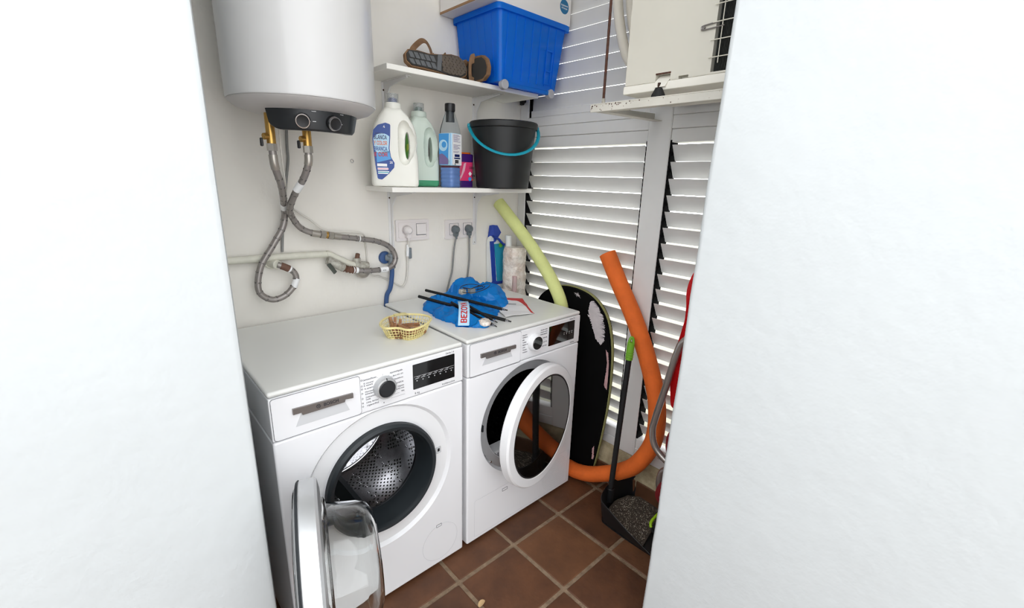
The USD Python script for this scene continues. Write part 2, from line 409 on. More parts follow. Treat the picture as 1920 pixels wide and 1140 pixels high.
# ================================================================ WASHING MACHINE AND DRYER
FY = -.61
def front_pt(x, z, d=0): return (x, FY - d, z)
def machine_body(x0, x1, ztop, cx, cz, r_rec, d_rec, r_hole, y_in):
    b = mf(rbox(x0, x1, FY, -.02, .012, ztop, .007, 3))
    rec = mf(lathe([(0, -.02), (r_rec + .004, -.02), (r_rec + .004, 0), (r_rec - .006, d_rec), (0, d_rec)], (cx, FY, cz), (0, 1, 0), 96))
    hole = mf(lathe([(0, -.03), (r_hole, -.03), (r_hole, .08), (0, .08)], (cx, FY, cz), (0, 1, 0), 96))
    cav = mf(lathe([(0, .05), (.27, .05), (.27, y_in), (0, y_in)], (cx, FY, cz), (0, 1, 0), 64))
    return b - rec - hole - cav
def rrect(x0, x1, z0, z1, r=.006): return sbox(x0 + r, z0 + r, x1 - r, z1 - r).buffer(r, 6)
def outline(x0, x1, z0, z1, w=.0012, r=.006): o = rrect(x0, x1, z0, z1, r); return o.difference(o.buffer(-w))
def on_front(poly, d=.0006, out=0.): return place(extrude(poly, d), (0, FY - out, 0), FX, FZ)
def legends(t, rows, side, m='print_grey'):
    for i, (s, x, z) in enumerate(rows):
        part('programme_print', text(s, .0062, (x, FY, z), align=side, maxw=.058), m, t)

# ---- washing machine
W = thing('washing_machine', 'white front-loading washing machine with its porthole door swung wide open, left of the dryer', 'washing machine', (-.307, -.31, .0))
wcx, wcz = -.307, .462
part('body', machine_body(-.606, -.009, .7085, wcx, wcz, .242, .012, .182, .5), 'enamel', W)
part('control_panel', rbox(-.606, -.009, FY, -.02, .7105, .832, .005, 2), 'enamel', W)
part('top_panel', rbox(-.606, -.009, FY + .002, -.02, .833, .848, .007, 3), 'enamel_top', W)
for sx in (-.56, -.055): part('foot', cyl((sx, -.55, 0), (sx, -.55, .013), .02, 20), 'black_plastic', W)
# detergent drawer
dr = part('detergent_drawer', on_front(outline(-.602, -.369, .712, .831, .0013, .008), .0005), 'line_grey', W)
part('drawer_front', on_front(rrect(-.6005, -.3705, .7135, .8295, .008), .0016), 'enamel', dr)
part('handle_recess', place(extrude(Polygon([(-.548, .737), (-.404, .737), (-.418, .772), (-.532, .772)]), .0006), (0, FY - .0016, 0), FX, FZ), 'plastic_grey', dr)
hs = extrude(Polygon([(-.553, .7755), (-.532, .7755), (-.530, .768), (-.418, .768), (-.416, .7755), (-.3935, .7725), (-.3935, .787), (-.553, .7915)]), .006)
part('handle_strip', place(hs, (0, FY - .0016, 0), FX, FZ), 'chrome_dark', dr)
part('brand_print', text('BOSCH', .0085, (-.476, FY - .0076, .7755), bold=True), 'print_dark', dr)
ring = Point(-.489, .7797).buffer(.0058, 12).difference(Point(-.489, .7797).buffer(.0047, 12)).union(sbox(-.4915, .7757, -.4903, .7837)).union(sbox(-.4877, .7757, -.4865, .7837)).union(sbox(-.4915, .7792, -.4865, .7802))
part('emblem', place(extrude(ring, .0006), (0, FY - .0076, 0), FX, FZ), 'print_dark', dr)
# programme knob
kn = part('programme_knob', lathe([(.0345, 0), (.0345, .004), (.0325, .018), (.030, .021), (.0265, .0215), (.0255, .0195), (0, .0195)], (-.297, FY, .775), (0, -1, 0), 48), 'silver_ring', W)
part('knob_face', lathe([(.0254, .0), (.0254, .022), (.0235, .0235), (0, .0235)], (-.297, FY, .775), (0, -1, 0), 48), 'charcoal', kn)
part('knob_marker', bx(-.2978, -.2962, FY - .0225, FY - .018, .7965, .8085), 'print_dark', kn)
L_ = [('Camisas/Blusas', -.361, .811), ('R. oscura/', -.359, .800), ('R. escura', -.359, .793), ('R. exterior', -.357, .783), ('Plumón/', -.356, .773), ('Edredão', -.356, .766), ('Delicados/', -.355, .756), ('Seda', -.355, .749), ('Limp. tambor', -.354, .739), ('Higiene Plus', -.353, .729)]
for s, x, z in L_: part('programme_print', text(s, .0046, (x, FY, z), maxw=.042), 'print_grey', W)
Rr = [('Algodón/Algodão', -.235, .811), ('Eco 40-60', -.234, .799), ('Sintéticos', -.234, .787), ('Lana/Lãs', -.233, .773), ('Rápido', -.232, .760), ('15/30 min', -.232, .752), ('Mix', -.231, .742)]
for s, x, z in Rr: part('programme_print', text(s, .0046, (x, FY, z), align='r', maxw=.042), 'print_grey', W)
ln = [sbox(-.2800, .8003, -.262, .8008), sbox(-.2805, .8003, -.280, .8080), sbox(-.318, .809, -.314, .8095), sbox(-.3003, .8115, -.2998, .8165), sbox(-.276, .7305, -.230, .731), sbox(-.301, .722, -.2985, .7255), sbox(-.3325, .7315, -.318, .732), sbox(-.318, .7315, -.3175, .7365), sbox(-.265, .7405, -.248, .741)]
part('legend_lines', cat(*[on_front(q, .0004) for q in ln]), 'print_grey', W)
for zz in (.8125, .7945, .7850, .7715, .7555, .741, .7305): part('programme_symbol', on_front(Point(-.3645, zz + .0015).buffer(.0026, 6).difference(Point(-.3645, zz + .0015).buffer(.0016, 6)), .0004), 'print_grey', W)
dp = part('display', on_front(rrect(-.2005, -.045, .7345, .8175, .002), .0012), 'black_gloss', W)
tk = [sbox(-.197, .7765, -.047, .7770)] + [sbox(-.194 + i * .0215, .769, -.179 + i * .0215, .7702) for i in range(7)] + [Point(-.187 + i * .0215, .762).buffer(.0021, 4).difference(Point(-.187 + i * .0215, .762).buffer(.0012, 4)) for i in range(7)] + [sbox(-.188 + i * .0215, .7735, -.176 + i * .0215, .7745) for i in range(6)]
part('display_print', cat(*[on_front(q, .0004, .0012) for q in tk]), 'print_white', dp)
part('series_print', text('Serie | 4', .0062, (-.046, FY, .822), align='r'), 'print_grey', W)
part('load_print', text('8 kg', .0062, (-.196, FY, .7175)), 'print_grey', W)
part('motor_print', text('EcoSilence Drive', .005, (-.044, FY, .7185), align='r', maxw=.05), 'print_grey', W)
# porthole
part('door_seal', lathe([(.184, .014), (.183, -.004), (.176, -.012), (.166, -.010), (.160, .004), (.158, .03), (.150, .05), (.152, .075), (.165, .09), (.178, .085), (.184, .06)], (wcx, FY, wcz), (0, 1, 0), 96, closed=True), 'rubber', W)
part('drum', lathe([(.155, .088), (.168, .084), (.172, .10), (.236, .12), (.240, .14), (.240, .43), (.226, .445), (.10, .44), (.06, .425), (0, .425)], (wcx, FY, wcz), (0, 1, 0), 96), 'steel', W, smooth=50)
def drum_marks(R, y0, y1):
    H, B = [], []
    n = 84; rows = 25
    for j in range(rows):
        y = y0 + (y1 - y0) * j / (rows - 1)
        for i in range(n):
            a = (i + .5 * (j % 2)) * 2 * PI / n
            wv = math.sin(a * 7 + 1.2 * math.sin(j * .45))
            u = np.array([math.cos(a), 0, math.sin(a)]); c = np.array([wcx, FY + y, wcz]) + u * (R - .0006); t = np.array([-math.sin(a), 0, math.cos(a)])
            if i % 6 == 0 and j % 3 == 1:
                m = trimesh.creation.icosphere(1, .0066); m.apply_translation(c + u * .0028); B.append(m); continue
            if wv > .55: continue
            if i % 6 in (1, 5) and j % 3 == 1: continue
            ph = np.arange(6) * PI / 3; r = .0036
            P = c + r * (np.cos(ph)[:, None] * t + np.sin(ph)[:, None] * np.array([0, 1, 0]))
            H.append((np.vstack([P, c - u * .0004]), np.array([[6, k, (k + 1) % 6] for k in range(6)] + [[6, (k + 1) % 6, k] for k in range(6)])))
    return cat(*H), cat(*B)
hs_, bs_ = drum_marks(.240, .145, .425)
part('drum_perforation', hs_, 'hole_black', W, kind='stuff', smooth=False)
part('drum_dimples', bs_, 'steel', W, kind='stuff', smooth=True)
for a in (25, 145, 265):
    a = math.radians(a); u = np.array([math.cos(a), 0, math.sin(a)]); t = np.array([-math.sin(a), 0, math.cos(a)]); P = []
    for y, h, w in ((.14, .02, .02), (.17, .055, .024), (.38, .05, .026), (.425, .02, .02)):
        for s in (-1, 1): P += [np.array([wcx, FY + y, wcz]) + u * .239 + t * s * w, np.array([wcx, FY + y, wcz]) + u * (.239 - h) + t * s * w * .35]
    part('drum_paddle', hull(P), 'rubber', W)
lp = [(.190, .0128), (.190, .0105), (.236, .0105), (.236, .0128)]
part('door_recess', lathe(lp, (wcx, FY, wcz), (0, 1, 0), 96, closed=True), 'plastic_white', W)
part('door_latch', cat(on_front(rrect(-.113, -.098, .466, .486, .002), .003, -.0125), on_front(outline(-.115, -.096, .463, .489, .0016, .003), .004, -.0125)), 'plastic_grey', W)
part('latch_slot', on_front(rrect(-.1095, -.1015, .470, .4815, .001), .0004, -.0092), 'black_matt', W)
fc = part('service_flap', on_front(Point(-.110, .105).buffer(.074, 32).difference(Point(-.110, .105).buffer(.0728, 32)), .0005), 'plastic_grey', W)
part('flap_tab', on_front(outline(-.126, -.104, .171, .182, .0012, .001), .0008), 'print_grey', fc)
# hinge and open door
th = math.radians(107.5); hx, hy = -.512, -.622
ax = np.array([math.cos(th), -math.sin(th), 0]); nn = np.array([math.sin(th), math.cos(th), 0])    # hinge -> free edge ; inner side
DC = np.array([hx, hy, .462]) + ax * .216
wd = part('door', lathe([(.155, -.002), (.152, -.046), (.196, -.052), (.212, -.046), (.2165, -.036), (.2165, -.006), (.211, .0), (.190, .004), (.160, .004)], DC, nn, 96, closed=True), 'silver_ring', W, label='open porthole door with silver rim')
part('outer_pane', lathe([(0, -.056), (.188, -.055), (.197, -.0535), (.200, -.049), (.150, -.0465), (0, -.0465)], DC, nn, 96, closed=False), 'door_glass_dark', wd)
part('rim_edge', lathe([(.2120, -.0475), (.2150, -.0455), (.2168, -.0425), (.2172, -.0415)], DC, nn, 96), 'rubber_dark', wd)
gp = [(.168, .003), (.166, .010), (.152, .016), (.148, .03), (.139, .085), (.130, .108), (.108, .122), (.06, .126), (0, .127)]
gi = [(0, .121), (.06, .120), (.104, .116), (.124, .104), (.133, .083), (.142, .028), (.146, .010), (.152, .003)]
part('glass_bowl', lathe(gp + gi, DC, nn, 96), 'glass', wd, smooth=50)
part('hinge', rbox(hx - .02, hx + .012, FY - .022, FY + .006, .42, .505, .004), 'plastic_grey', wd)

# ---- tumble dryer
T = thing('tumble_dryer', 'white tumble dryer with its round dark-glass door ajar, right of the washing machine', 'dryer', (.307, -.31, 0))
tcx, tcz = .307, .462
tb = mf(machine_body(.009, .606, .7085, tcx, tcz, .232, .022, .192, .5))
part('body', tb, 'enamel', T)
part('control_panel', rbox(.009, .606, FY, -.02, .7105, .832, .005, 2), 'enamel', T)
part('top_panel', rbox(.009, .606, FY + .002, -.02, .833, .848, .007, 3), 'enamel_top', T)
for sx in (.055, .56): part('foot', cyl((sx, -.55, 0), (sx, -.55, .013), .02, 20), 'black_plastic', T)
dr = part('condensate_drawer', on_front(outline(.018, .259, .708, .833, .0013, .008), .0005), 'line_grey', T)
part('drawer_front', on_front(rrect(.0195, .2575, .7125, .8315, .008), .0016), 'enamel', dr)
part('handle_recess', place(extrude(Polygon([(.072, .742), (.216, .742), (.203, .772), (.088, .772)]), .0006), (0, FY - .0016, 0), FX, FZ), 'plastic_grey', dr)
hs = extrude(Polygon([(.064, .7745), (.087, .7745), (.089, .766), (.201, .766), (.203, .7735), (.2285, .7725), (.2285, .786), (.064, .7895)]), .006)
part('handle_strip', place(hs, (0, FY - .0016, 0), FX, FZ), 'chrome_dark', dr)
part('brand_print', text('BOSCH', .0085, (.140, FY - .0076, .7745), bold=True), 'print_dark', dr)
part('emblem', place(extrude(affinity.translate(ring, .616, -.0005), .0006), (0, FY - .0076, 0), FX, FZ), 'print_dark', dr)
kn = part('programme_knob', lathe([(.0345, 0), (.0345, .004), (.0325, .018), (.030, .021), (.0265, .0215), (.0255, .0195), (0, .0195)], (.330, FY, .773), (0, -1, 0), 48), 'plastic_white', T)
part('knob_face', lathe([(.0254, .0), (.0254, .022), (.0235, .0235), (0, .0235)], (.330, FY, .773), (0, -1, 0), 48), 'black_gloss', kn)
for s, x, z in [('Algodón', .266, .809), ('Sintéticos', .266, .800), ('Mix', .267, .790), ('Toallas', .267, .780), ('Rápido 40', .268, .770), ('Lana', .268, .760), ('Plumas', .269, .750), ('Camisas', .269, .740)]:
    part('programme_print', text(s, .0046, (x, FY, z), maxw=.028), 'print_grey', T)
for s, x, z in [('Secado extra', .402, .810), ('Secado normal', .402, .801), ('Secado plancha', .402, .792), ('Delicado', .403, .776), ('Tiempo frío', .403, .758), ('Tiempo calor', .403, .742)]:
    part('programme_print', text(s, .0046, (x, FY, z), align='r', maxw=.038), 'print_grey', T)
dp = part('display', on_front(rrect(.4125, .568, .7345, .8165, .002), .0012), 'black_gloss', T)
part('display_print', cat(*[on_front(q, .0004, .0012) for q in [sbox(.500 + i * .016, .772, .509 + i * .016, .7732) for i in range(4)] + [Point(.504 + i * .016, .766).buffer(.002, 4) for i in range(4)]]), 'print_white', dp)
part('series_print', text('Serie | 4', .0062, (.568, FY, .822), align='r'), 'print_grey', T)
part('motor_print', text('AutoDry', .005, (.572, FY, .7185), align='r'), 'print_grey', T)
part('door_recess', lathe([(.190, .0228), (.186, .06), (.192, .06), (.194, .0185), (.226, .0185), (.226, .0228)], (tcx, FY, tcz), (0, 1, 0), 96, closed=True), 'silver_ring', T)
part('drum', lathe([(.186, .058), (.205, .07), (.250, .09), (.255, .43), (.24, .45), (0, .45)], (tcx, FY, tcz), (0, 1, 0), 72), 'drum_dark', T)
def lattice():
    o = []
    for k in range(64):
        a = k * 2 * PI / 64
        for y in np.linspace(.12, .42, 13):
            u = np.array([math.cos(a), 0, math.sin(a)]); m = trimesh.creation.box([.008, .011, .008]); c = np.array([tcx, FY + y, tcz]) + u * .253
            m.apply_transform(trimesh.transformations.rotation_matrix(-a, [0, 1, 0])); m.apply_translation(c); o.append(m)
    return cat(*o)
part('drum_lattice', lattice(), 'black_plastic', T, kind='stuff', smooth=False)
lf = part('lint_filter', hull([(tcx + dx, FY + y, tcz + dz) for dx, dz in ((-.15, -.118), (.15, -.118), (.10, -.163), (-.10, -.163)) for y in (.026, .075)]), 'plastic_grey', T)
part('filter_slots', cat(*[bx(tcx - .13 + i * .016, tcx - .122 + i * .016, FY + .0245, FY + .026, tcz - .142 - .002 * (i % 3), tcz - .128) for i in range(16)]), 'line_grey', lf)
for x, z in ((.106, .352), (.147, .289), (.137, .316)): part('recess_screw', cyl((x, FY + .019, z), (x, FY + .0155, z), .0045, 14), 'chrome', T)
part('door_catch', rbox(.0835, .0905, FY + .006, FY + .0195, .470, .496, .001), 'rubber_dark', T)
fl_ = part('heat_exchanger_flap', on_front(outline(.045, .585, .028, .193, .0011, .006), .0005), 'plastic_grey', T)
part('flap_tab', on_front(outline(.185, .213, .166, .178, .0014, .001), .0008), 'print_grey', fl_)
vd = []
for k in range(2, 15):
    r = k * .0058
    for i in range(int(2 * PI * r / .0062)):
        a = i * .0062 / r
        vd.append(on_front(Polygon([(.500 + r * math.cos(a) + .0012 * c, .105 + r * math.sin(a) + .0012 * s) for c, s in ((1, 0), (0, 1), (-1, 0), (0, -1))]), .0003))
part('vent_dots', cat(*vd), 'plastic_grey', T, kind='stuff', smooth=False)
part('base_line', on_front(sbox(.012, .0165, .603, .0178), .0004), 'plastic_grey', T)
th = math.radians(12.5); hx, hy = .530, -.621
ax = np.array([-math.cos(th), -math.sin(th), 0]); nn = np.array([math.sin(th), -math.cos(th), 0])   # nn: outwards
DC = np.array([hx, hy, .465]) + ax * .242
td = part('door', lathe([(.150, -.004), (.205, -.004), (.236, .0), (.242, .006), (.242, .034), (.237, .040), (.2345, .041), (.207, .0415), (.204, .039), (.204, .018), (.150, .018)], DC, nn, 128, closed=True), 'plastic_white', T, label='round door standing ajar with white rim')
part('outer_pane', lathe([(0, .036), (.12, .0365), (.198, .039), (.2035, .0395), (.2035, .030), (0, .030)], DC, nn, 96), 'door_glass_dark', td)
part('pane_ring', lathe([(.1985, .0393), (.2035, .0402), (.2042, .0395)], DC, nn, 96), 'black_matt', td)
part('inner_bowl', lathe([(.150, .0), (.148, -.012), (.12, -.03), (0, -.034), (0, -.004), (.150, -.002)], DC, nn, 64), 'plastic_grey', td)
part('hinge', rbox(.520, .545, FY - .018, FY + .01, .43, .50, .003), 'plastic_white', td)

# ================================================================ SHELVES
ls = thing('wall_shelf', 'white laminate shelf carrying detergent bottles and a black bucket', 'shelf', (.317, -.11, 1.317))
part('board', rbox(-.038, .672, -.22, -.001, 1.317, 1.335, .0015), 'laminate', ls)
us = thing('wall_shelf', 'higher white laminate shelf carrying sandals and a blue crate', 'shelf', (.325, -.11, 1.725))
part('board', rbox(-.040, .69, -.22, -.001, 1.724, 1.742, .0015), 'laminate', us)
def bracket(x, z, label, drop, reach=.19):
    t = thing('shelf_bracket', label, 'bracket', (x, 0, z))
    W_ = .011
    part('wall_leg', rbox(x - W_, x + W_, -.003, -.0002, z - drop, z, .001), 'bracket_white', t)
    part('shelf_leg', rbox(x - W_, x + W_, -reach, -.0002, z - .003, z - .0002, .001), 'bracket_white', t)
    rib = extrude(Polygon([(0, 0), (-reach * .93, 0), (-reach * .93, -.005), (-.05, -.020), (-.020, -.06), (-.006, -drop * .95), (0, -drop * .95)]), .004)
    part('rib', place(rib, (x - .002, -.002, z - .002), (0, 1, 0), (0, 0, 1)), 'bracket_white', t)
    for dx, dz in ((-.0062, -.03), (.0095, -.02), (0, -drop + .012)): part('screw', cyl((x + dx * .6, -.0028, z + dz), (x + dx * .6, -.0055, z + dz), .0032, 12), 'screw_brown', t)
bracket(.066, 1.317, 'white steel angle bracket under the left end of the lower shelf', .27)
bracket(.508, 1.317, 'white steel angle bracket under the bucket end of the lower shelf', .255)
bracket(.060, 1.724, 'white steel angle bracket behind the white detergent bottle, under the higher shelf', .27)
bracket(.500, 1.724, 'white steel angle bracket behind the black bucket, under the higher shelf', .25)

# ================================================================ BOTTLES AND BUCKET ON THE LOWER SHELF
SZ = 1.335
def jug(cx, cy, w, d, h, rz):
    """handled detergent bottle: side silhouette with handle opening, rounded body. local x across, z up, y depth"""
    pts = [(-.5, .02), (-.5, .42), (-.49, .50), (-.42, .62), (-.30, .72), (-.20, .785), (-.19, .80), (.17, .80), (.18, .785), (.30, .73), (.41, .64), (.47, .55), (.49, .45), (.47, .38), (.49, .31), (.5, .25), (.5, .02), (.47, 0), (-.47, 0)]
    P = Polygon([(x * w, z * h / .82) for x, z in pts]).buffer(-.012).buffer(.012, 8)
    ms = []
    for k, y in enumerate(np.linspace(-.5, .5, 15)):
        ms.append((math.sqrt(max(0, 1 - (abs(2 * y)) ** 3.2)), y * d))
    V = []; n = 140; ring = np.array([P.exterior.interpolate(t, True).coords[0] for t in np.arange(n) / n]); c = np.array([0, h * .42])
    for s, y in ms:
        k = .80 + .20 * s
        V.append(np.stack([c[0] + (ring[:, 0] - c[0]) * k, np.full(n, y), np.maximum(.0, c[1] + (ring[:, 1] - c[1]) * (k if True else 1))], 1))
        V[-1][:, 2] = np.where(ring[:, 1] < .02, ring[:, 1] + (1 - s) * .006, V[-1][:, 2])
    V = np.vstack(V); F = []
    for i in range(14):
        for j in range(n):
            a, b, c2, d2 = i * n + j, i * n + (j + 1) % n, (i + 1) * n + (j + 1) % n, (i + 1) * n + j; F += [[a, b, c2], [a, c2, d2]]
    a0 = len(V); V = np.vstack([V, V[:n].mean(0), V[-n:].mean(0)])
    for j in range(n): F += [[a0, (j + 1) % n, j], [a0 + 1, 14 * n + j, 14 * n + (j + 1) % n]]
    m = trimesh.Trimesh(V, np.array(F), process=True); m.fix_normals(); m = mf(m)
    # handle: scooped grip on both sides with a slit through
    hole = []
    for t in np.linspace(0, 1, 7):
        q = trimesh.creation.icosphere(2, 1.0); zc = h * (.40 + .30 * t); xc = w * (.20 + .06 * math.sin(PI * t)); r = .020 + .010 * math.sin(PI * t)
        for sgn in (-1, 1):
            qq = q.copy(); qq.apply_scale([r * 1.15, d * .33, .035]); qq.apply_translation([xc, sgn * d * .52, zc]); hole.append(mf(qq))
    m = m - m3.Manifold.batch_boolean(hole, m3.OpType.Add)
    slit = trimesh.creation.icosphere(3, 1.0); slit.apply_scale([.009, d, .050]); slit.apply_translation([w * .27, 0, h * .52]); m = m - mf(slit)
    v, f = arr(m); cz, sz = math.cos(rz), math.sin(rz)
    return np.stack([cx + cz * v[:, 0] - sz * v[:, 1], cy + sz * v[:, 0] + cz * v[:, 1], SZ + v[:, 2]], 1), f
def rot(c, rz):
    X = np.array([math.cos(rz), math.sin(rz), 0]); Yv = np.array([-math.sin(rz), math.cos(rz), 0]); return lambda x, y, z: np.array([c[0], c[1], SZ]) + x * X + y * Yv + z * np.array([0, 0, 1.]), X
def jug_top(t, c, h, capmat, collar, mouth=.026):
    part('collar', lathe([(0, 0), (.030, 0), (.031, .004), (.030, .018), (.027, .022), (0, .022)], (c[0], c[1], SZ + h - .006), (0, 0, 1), 40), collar, t)
    part('pour_cap', lathe([(.0215, 0), (.0215, .028), (.0205, .031), (0, .031), (0, .0295), (.020, .0295), (.0205, .0)], (c[0], c[1], SZ + h + .016), (0, 0, 1), 40), 'clear_cap', t)
    part('spout', lathe([(0, 0), (.016, 0), (.015, .014), (.008, .018), (0, .018)], (c[0], c[1], SZ + h + .016), (0, 0, 1), 32), capmat, t)
b1 = (.018, -.142); rz1 = math.radians(-24)
B1 = thing('detergent_bottle', 'opaque white handled detergent bottle with a blue label, leftmost on the shelf', 'bottle', (*b1, SZ))
part('bottle_body', jug(b1[0], b1[1], .172, .088, .285, rz1), 'bottle_white', B1, smooth=40)
jug_top(B1, b1, .279, 'cap_blue', 'bottle_white')
g, X1 = rot(b1, rz1)
O1 = g(-.172 / 2, -.0446, 0); N1 = np.cross(X1, [0, 0, 1.]); OFF = lambda d, x=0, z=0: O1 + X1 * x + N1 * d + np.array([0, 0, z])
lab = Polygon([(.010, .165), (.014, .195), (.030, .212), (.055, .220), (.070, .216), (.068, .175), (.064, .135), (.068, .105), (.080, .085), (.078, .07), (.055, .045), (.035, .028), (.022, .03), (.016, .08)]).buffer(-.004).buffer(.006)
lb = part('label', fan(lab, O1, X1, FZ, .0012), 'lab_blue', B1)
part('label_swirl', fan(Point(.042, .150).buffer(.036, 20).intersection(lab.buffer(-.003)), OFF(.0012), X1, FZ, .0004), 'lab_ice', lb)
part('label_band', fan(Polygon([(.018, .12), (.068, .128), (.075, .10), (.02, .085)]).intersection(lab.buffer(-.002)), OFF(.0012), X1, FZ, .0004), 'lab_sky', lb)
part('towels', fan(sbox(.022, .046, .062, .056).union(sbox(.021, .06, .058, .068)).union(sbox(.020, .072, .055, .082)).intersection(lab.buffer(-.002)), OFF(.0012), X1, FZ, .0006), 'lab_white', lb)
part('towels_pink', fan(sbox(.022, .062, .060, .066).intersection(lab.buffer(-.002)), OFF(.0018), X1, FZ, .0004), 'lab_palepink', lb)
part('towels_blue', fan(sbox(.022, .050, .060, .053).intersection(lab.buffer(-.002)), OFF(.0018), X1, FZ, .0004), 'lab_teal', lb)
for s, z, m_, hh in (('BLANCA', .1655, 'lab_navy', .0135), ('Y COLOR', .1460, 'lab_orange', .0135), ('BRANCA', .1265, 'lab_blue', .0135), ('E COR', .107, 'lab_red', .0135)):
    part('label_print', text(s, hh, OFF(.0016, .012, z), X1, FZ, bold=True, maxw=.046), m_, lb)
part('label_print', text('detergente', .005, OFF(.0016, .018, .183), X1, FZ, maxw=.03), 'lab_navy', lb)
part('label_print', text('4', .008, OFF(.0012, .046, .205), X1, FZ, bold=True), 'lab_white', lb)
part('label_print', text('28', .008, OFF(.0012, .064, .083), X1, FZ, bold=True, maxw=.011), 'lab_white', lb)
b2 = (.176, -.060); rz2 = math.radians(-14)
B2 = thing('detergent_bottle', 'translucent handled detergent bottle with a finger of green liquid', 'bottle', (*b2, SZ))
part('bottle_body', jug(b2[0], b2[1], .146, .085, .280, rz2), 'bottle_frost', B2, smooth=40)
jug_top(B2, b2, .274, 'cap_green', 'bottle_frost')
v_, f_ = arr(jug(b2[0], b2[1], .1475, .0862, .280, rz2)); lq = mf((v_, f_)) ^ mf(bx(b2[0] - .2, b2[0] + .2, b2[1] - .1, b2[1] + .1, SZ - .01, SZ + .026))
part('liquid', lq, 'liquid_green', B2, smooth=40)
g2, X2 = rot(b2, rz2); O2 = g2(-.073, -.0432, 0); N2 = np.cross(X2, [0, 0, 1.])
l2 = part('label', fan(Polygon([(.004, .06), (.016, .075), (.024, .11), (.026, .15), (.028, .20), (.02, .212), (.008, .20), (.002, .15)]), O2, X2, FZ, .001), 'lab_green', B2)
part('label_swirl', fan(Polygon([(.006, .13), (.02, .15), (.024, .17), (.008, .16)]), O2 + N2 * .001, X2, FZ, .0004), 'lab_lime', l2)
# square water-type bottle with fabric softener
b3 = (.280, -.128); rz3 = math.radians(17)
B3 = thing('softener_bottle', 'clear square bottle with a black cap and blue liquid in its wavy lower half', 'bottle', (*b3, SZ))
def sq(w, z, n=40, p=5.):
    a = np.arange(n) * 2 * PI / n; c, s = np.cos(a), np.sin(a); r = (np.abs(c) ** p + np.abs(s) ** p) ** (-1 / p)
    x, y = w * r * c, w * r * s; return np.stack([b3[0] + x * math.cos(rz3) - y * math.sin(rz3), b3[1] + x * math.sin(rz3) + y * math.cos(rz3), np.full(n, SZ + z)], 1)
def loft(rings, cap=True):
    n = len(rings[0]); V = np.vstack(rings); F = []
    for i in range(len(rings) - 1):
        for j in range(n):
            a, b, c, d = i * n + j, i * n + (j + 1) % n, (i + 1) * n + (j + 1) % n, (i + 1) * n + j; F += [[a, b, c], [a, c, d]]
    if cap:
        k = len(V); V = np.vstack([V, rings[0].mean(0), rings[-1].mean(0)]); m = (len(rings) - 1) * n
        for j in range(n): F += [[k, (j + 1) % n, j], [k + 1, m + j, m + (j + 1) % n]]
    return V, np.array(F)
hw = .034
prof3 = [(hw * .9, 0), (hw, .006)] + [(hw - .0022 * (1 + math.cos(z / .016 * 2 * PI)) / 2, z) for z in np.linspace(.01, .082, 24)] + [(hw, .086), (hw, .215), (hw * .97, .228), (hw * .72, .262), (.0165, .288), (.0155, .300)]
part('bottle_body', loft([sq(w, z) for w, z in prof3]), 'pet_clear', B3)
part('liquid', loft([sq((w if z < .084 else hw) * .975, min(z, .078) + .001) for w, z in prof3[:26]]), 'liquid_blue', B3)
part('cap', lathe([(0, .296), (.0195, .296), (.021, .300), (.021, .322), (.0195, .326), (0, .326)], (*b3, SZ), (0, 0, 1), 36), 'black_plastic', B3)
part('neck', lathe([(0, .255), (.0155, .255), (.0155, .297), (0, .297)], (*b3, SZ), (0, 0, 1), 30), 'charcoal', B3)
l3 = part('label', loft([sq(hw + .0007, z) for z in (.088, .09, .15, .21, .212)], cap=False), 'lab_ice', B3)
g3, X3 = rot(b3, rz3); N3 = np.cross(X3, [0, 0, 1.]); L3 = N3                       # L3 runs towards the front along the left face
OF = g3(-hw, -hw, 0) + N3 * .0008; OL = g3(-hw, hw, 0) - X3 * .0008                    # front face, left face (origin at its rear lower corner)
ff = lambda q, k=1: fan(q, OF + N3 * .0006 * (k - 1), X3, FZ, .0006)
fl3 = lambda q, k=1: fan(q, OL - X3 * .0006 * (k - 1), L3, FZ, .0006)
part('label_panel', ff(sbox(.004, .090, .064, .210)), 'lab_white', l3)
part('label_blue', fl3(sbox(.004, .090, .064, .210)), 'lab_sky', l3)
part('label_flower', fl3(Point(.026, .165).buffer(.022, 16).difference(Point(.030, .168).buffer(.012, 12)), 2), 'lab_ice', l3)
part('label_shine', fl3(Polygon([(.05, .09), (.063, .09), (.063, .21), (.056, .21)]), 2), 'lab_ice', l3)
part('label_photo', fl3(Polygon([(.005, .092), (.056, .092), (.058, .106), (.034, .126), (.020, .134), (.005, .130)]), 2), 'lab_lilac', l3)
tl = [sbox(.010, .205 - .0042 * i, .010 + .046 * (.8 + .2 * math.sin(i * 2.3)), .2065 - .0042 * i) for i in range(17) if i not in (7, 8, 14)]
part('label_text', cat(*[ff(q, 2) for q in tl]), 'lab_lilac', l3)
part('label_logo', cat(ff(sbox(.018, .122, .050, .132), 2), ff(sbox(.014, .114, .054, .119), 2)), 'lab_navy', l3)
part('bar_code', cat(*[ff(sbox(.020 + .0026 * i, .097, .0214 + .0026 * i + .0004 * (i % 3), .110), 2) for i in range(9)]), 'print_dark', l3)
part('label_print', text('2L', .006, OF + X3 * .016 + N3 * .0006 + np.array([0, 0, .0905]), X3, FZ, bold=True), 'print_dark', l3)
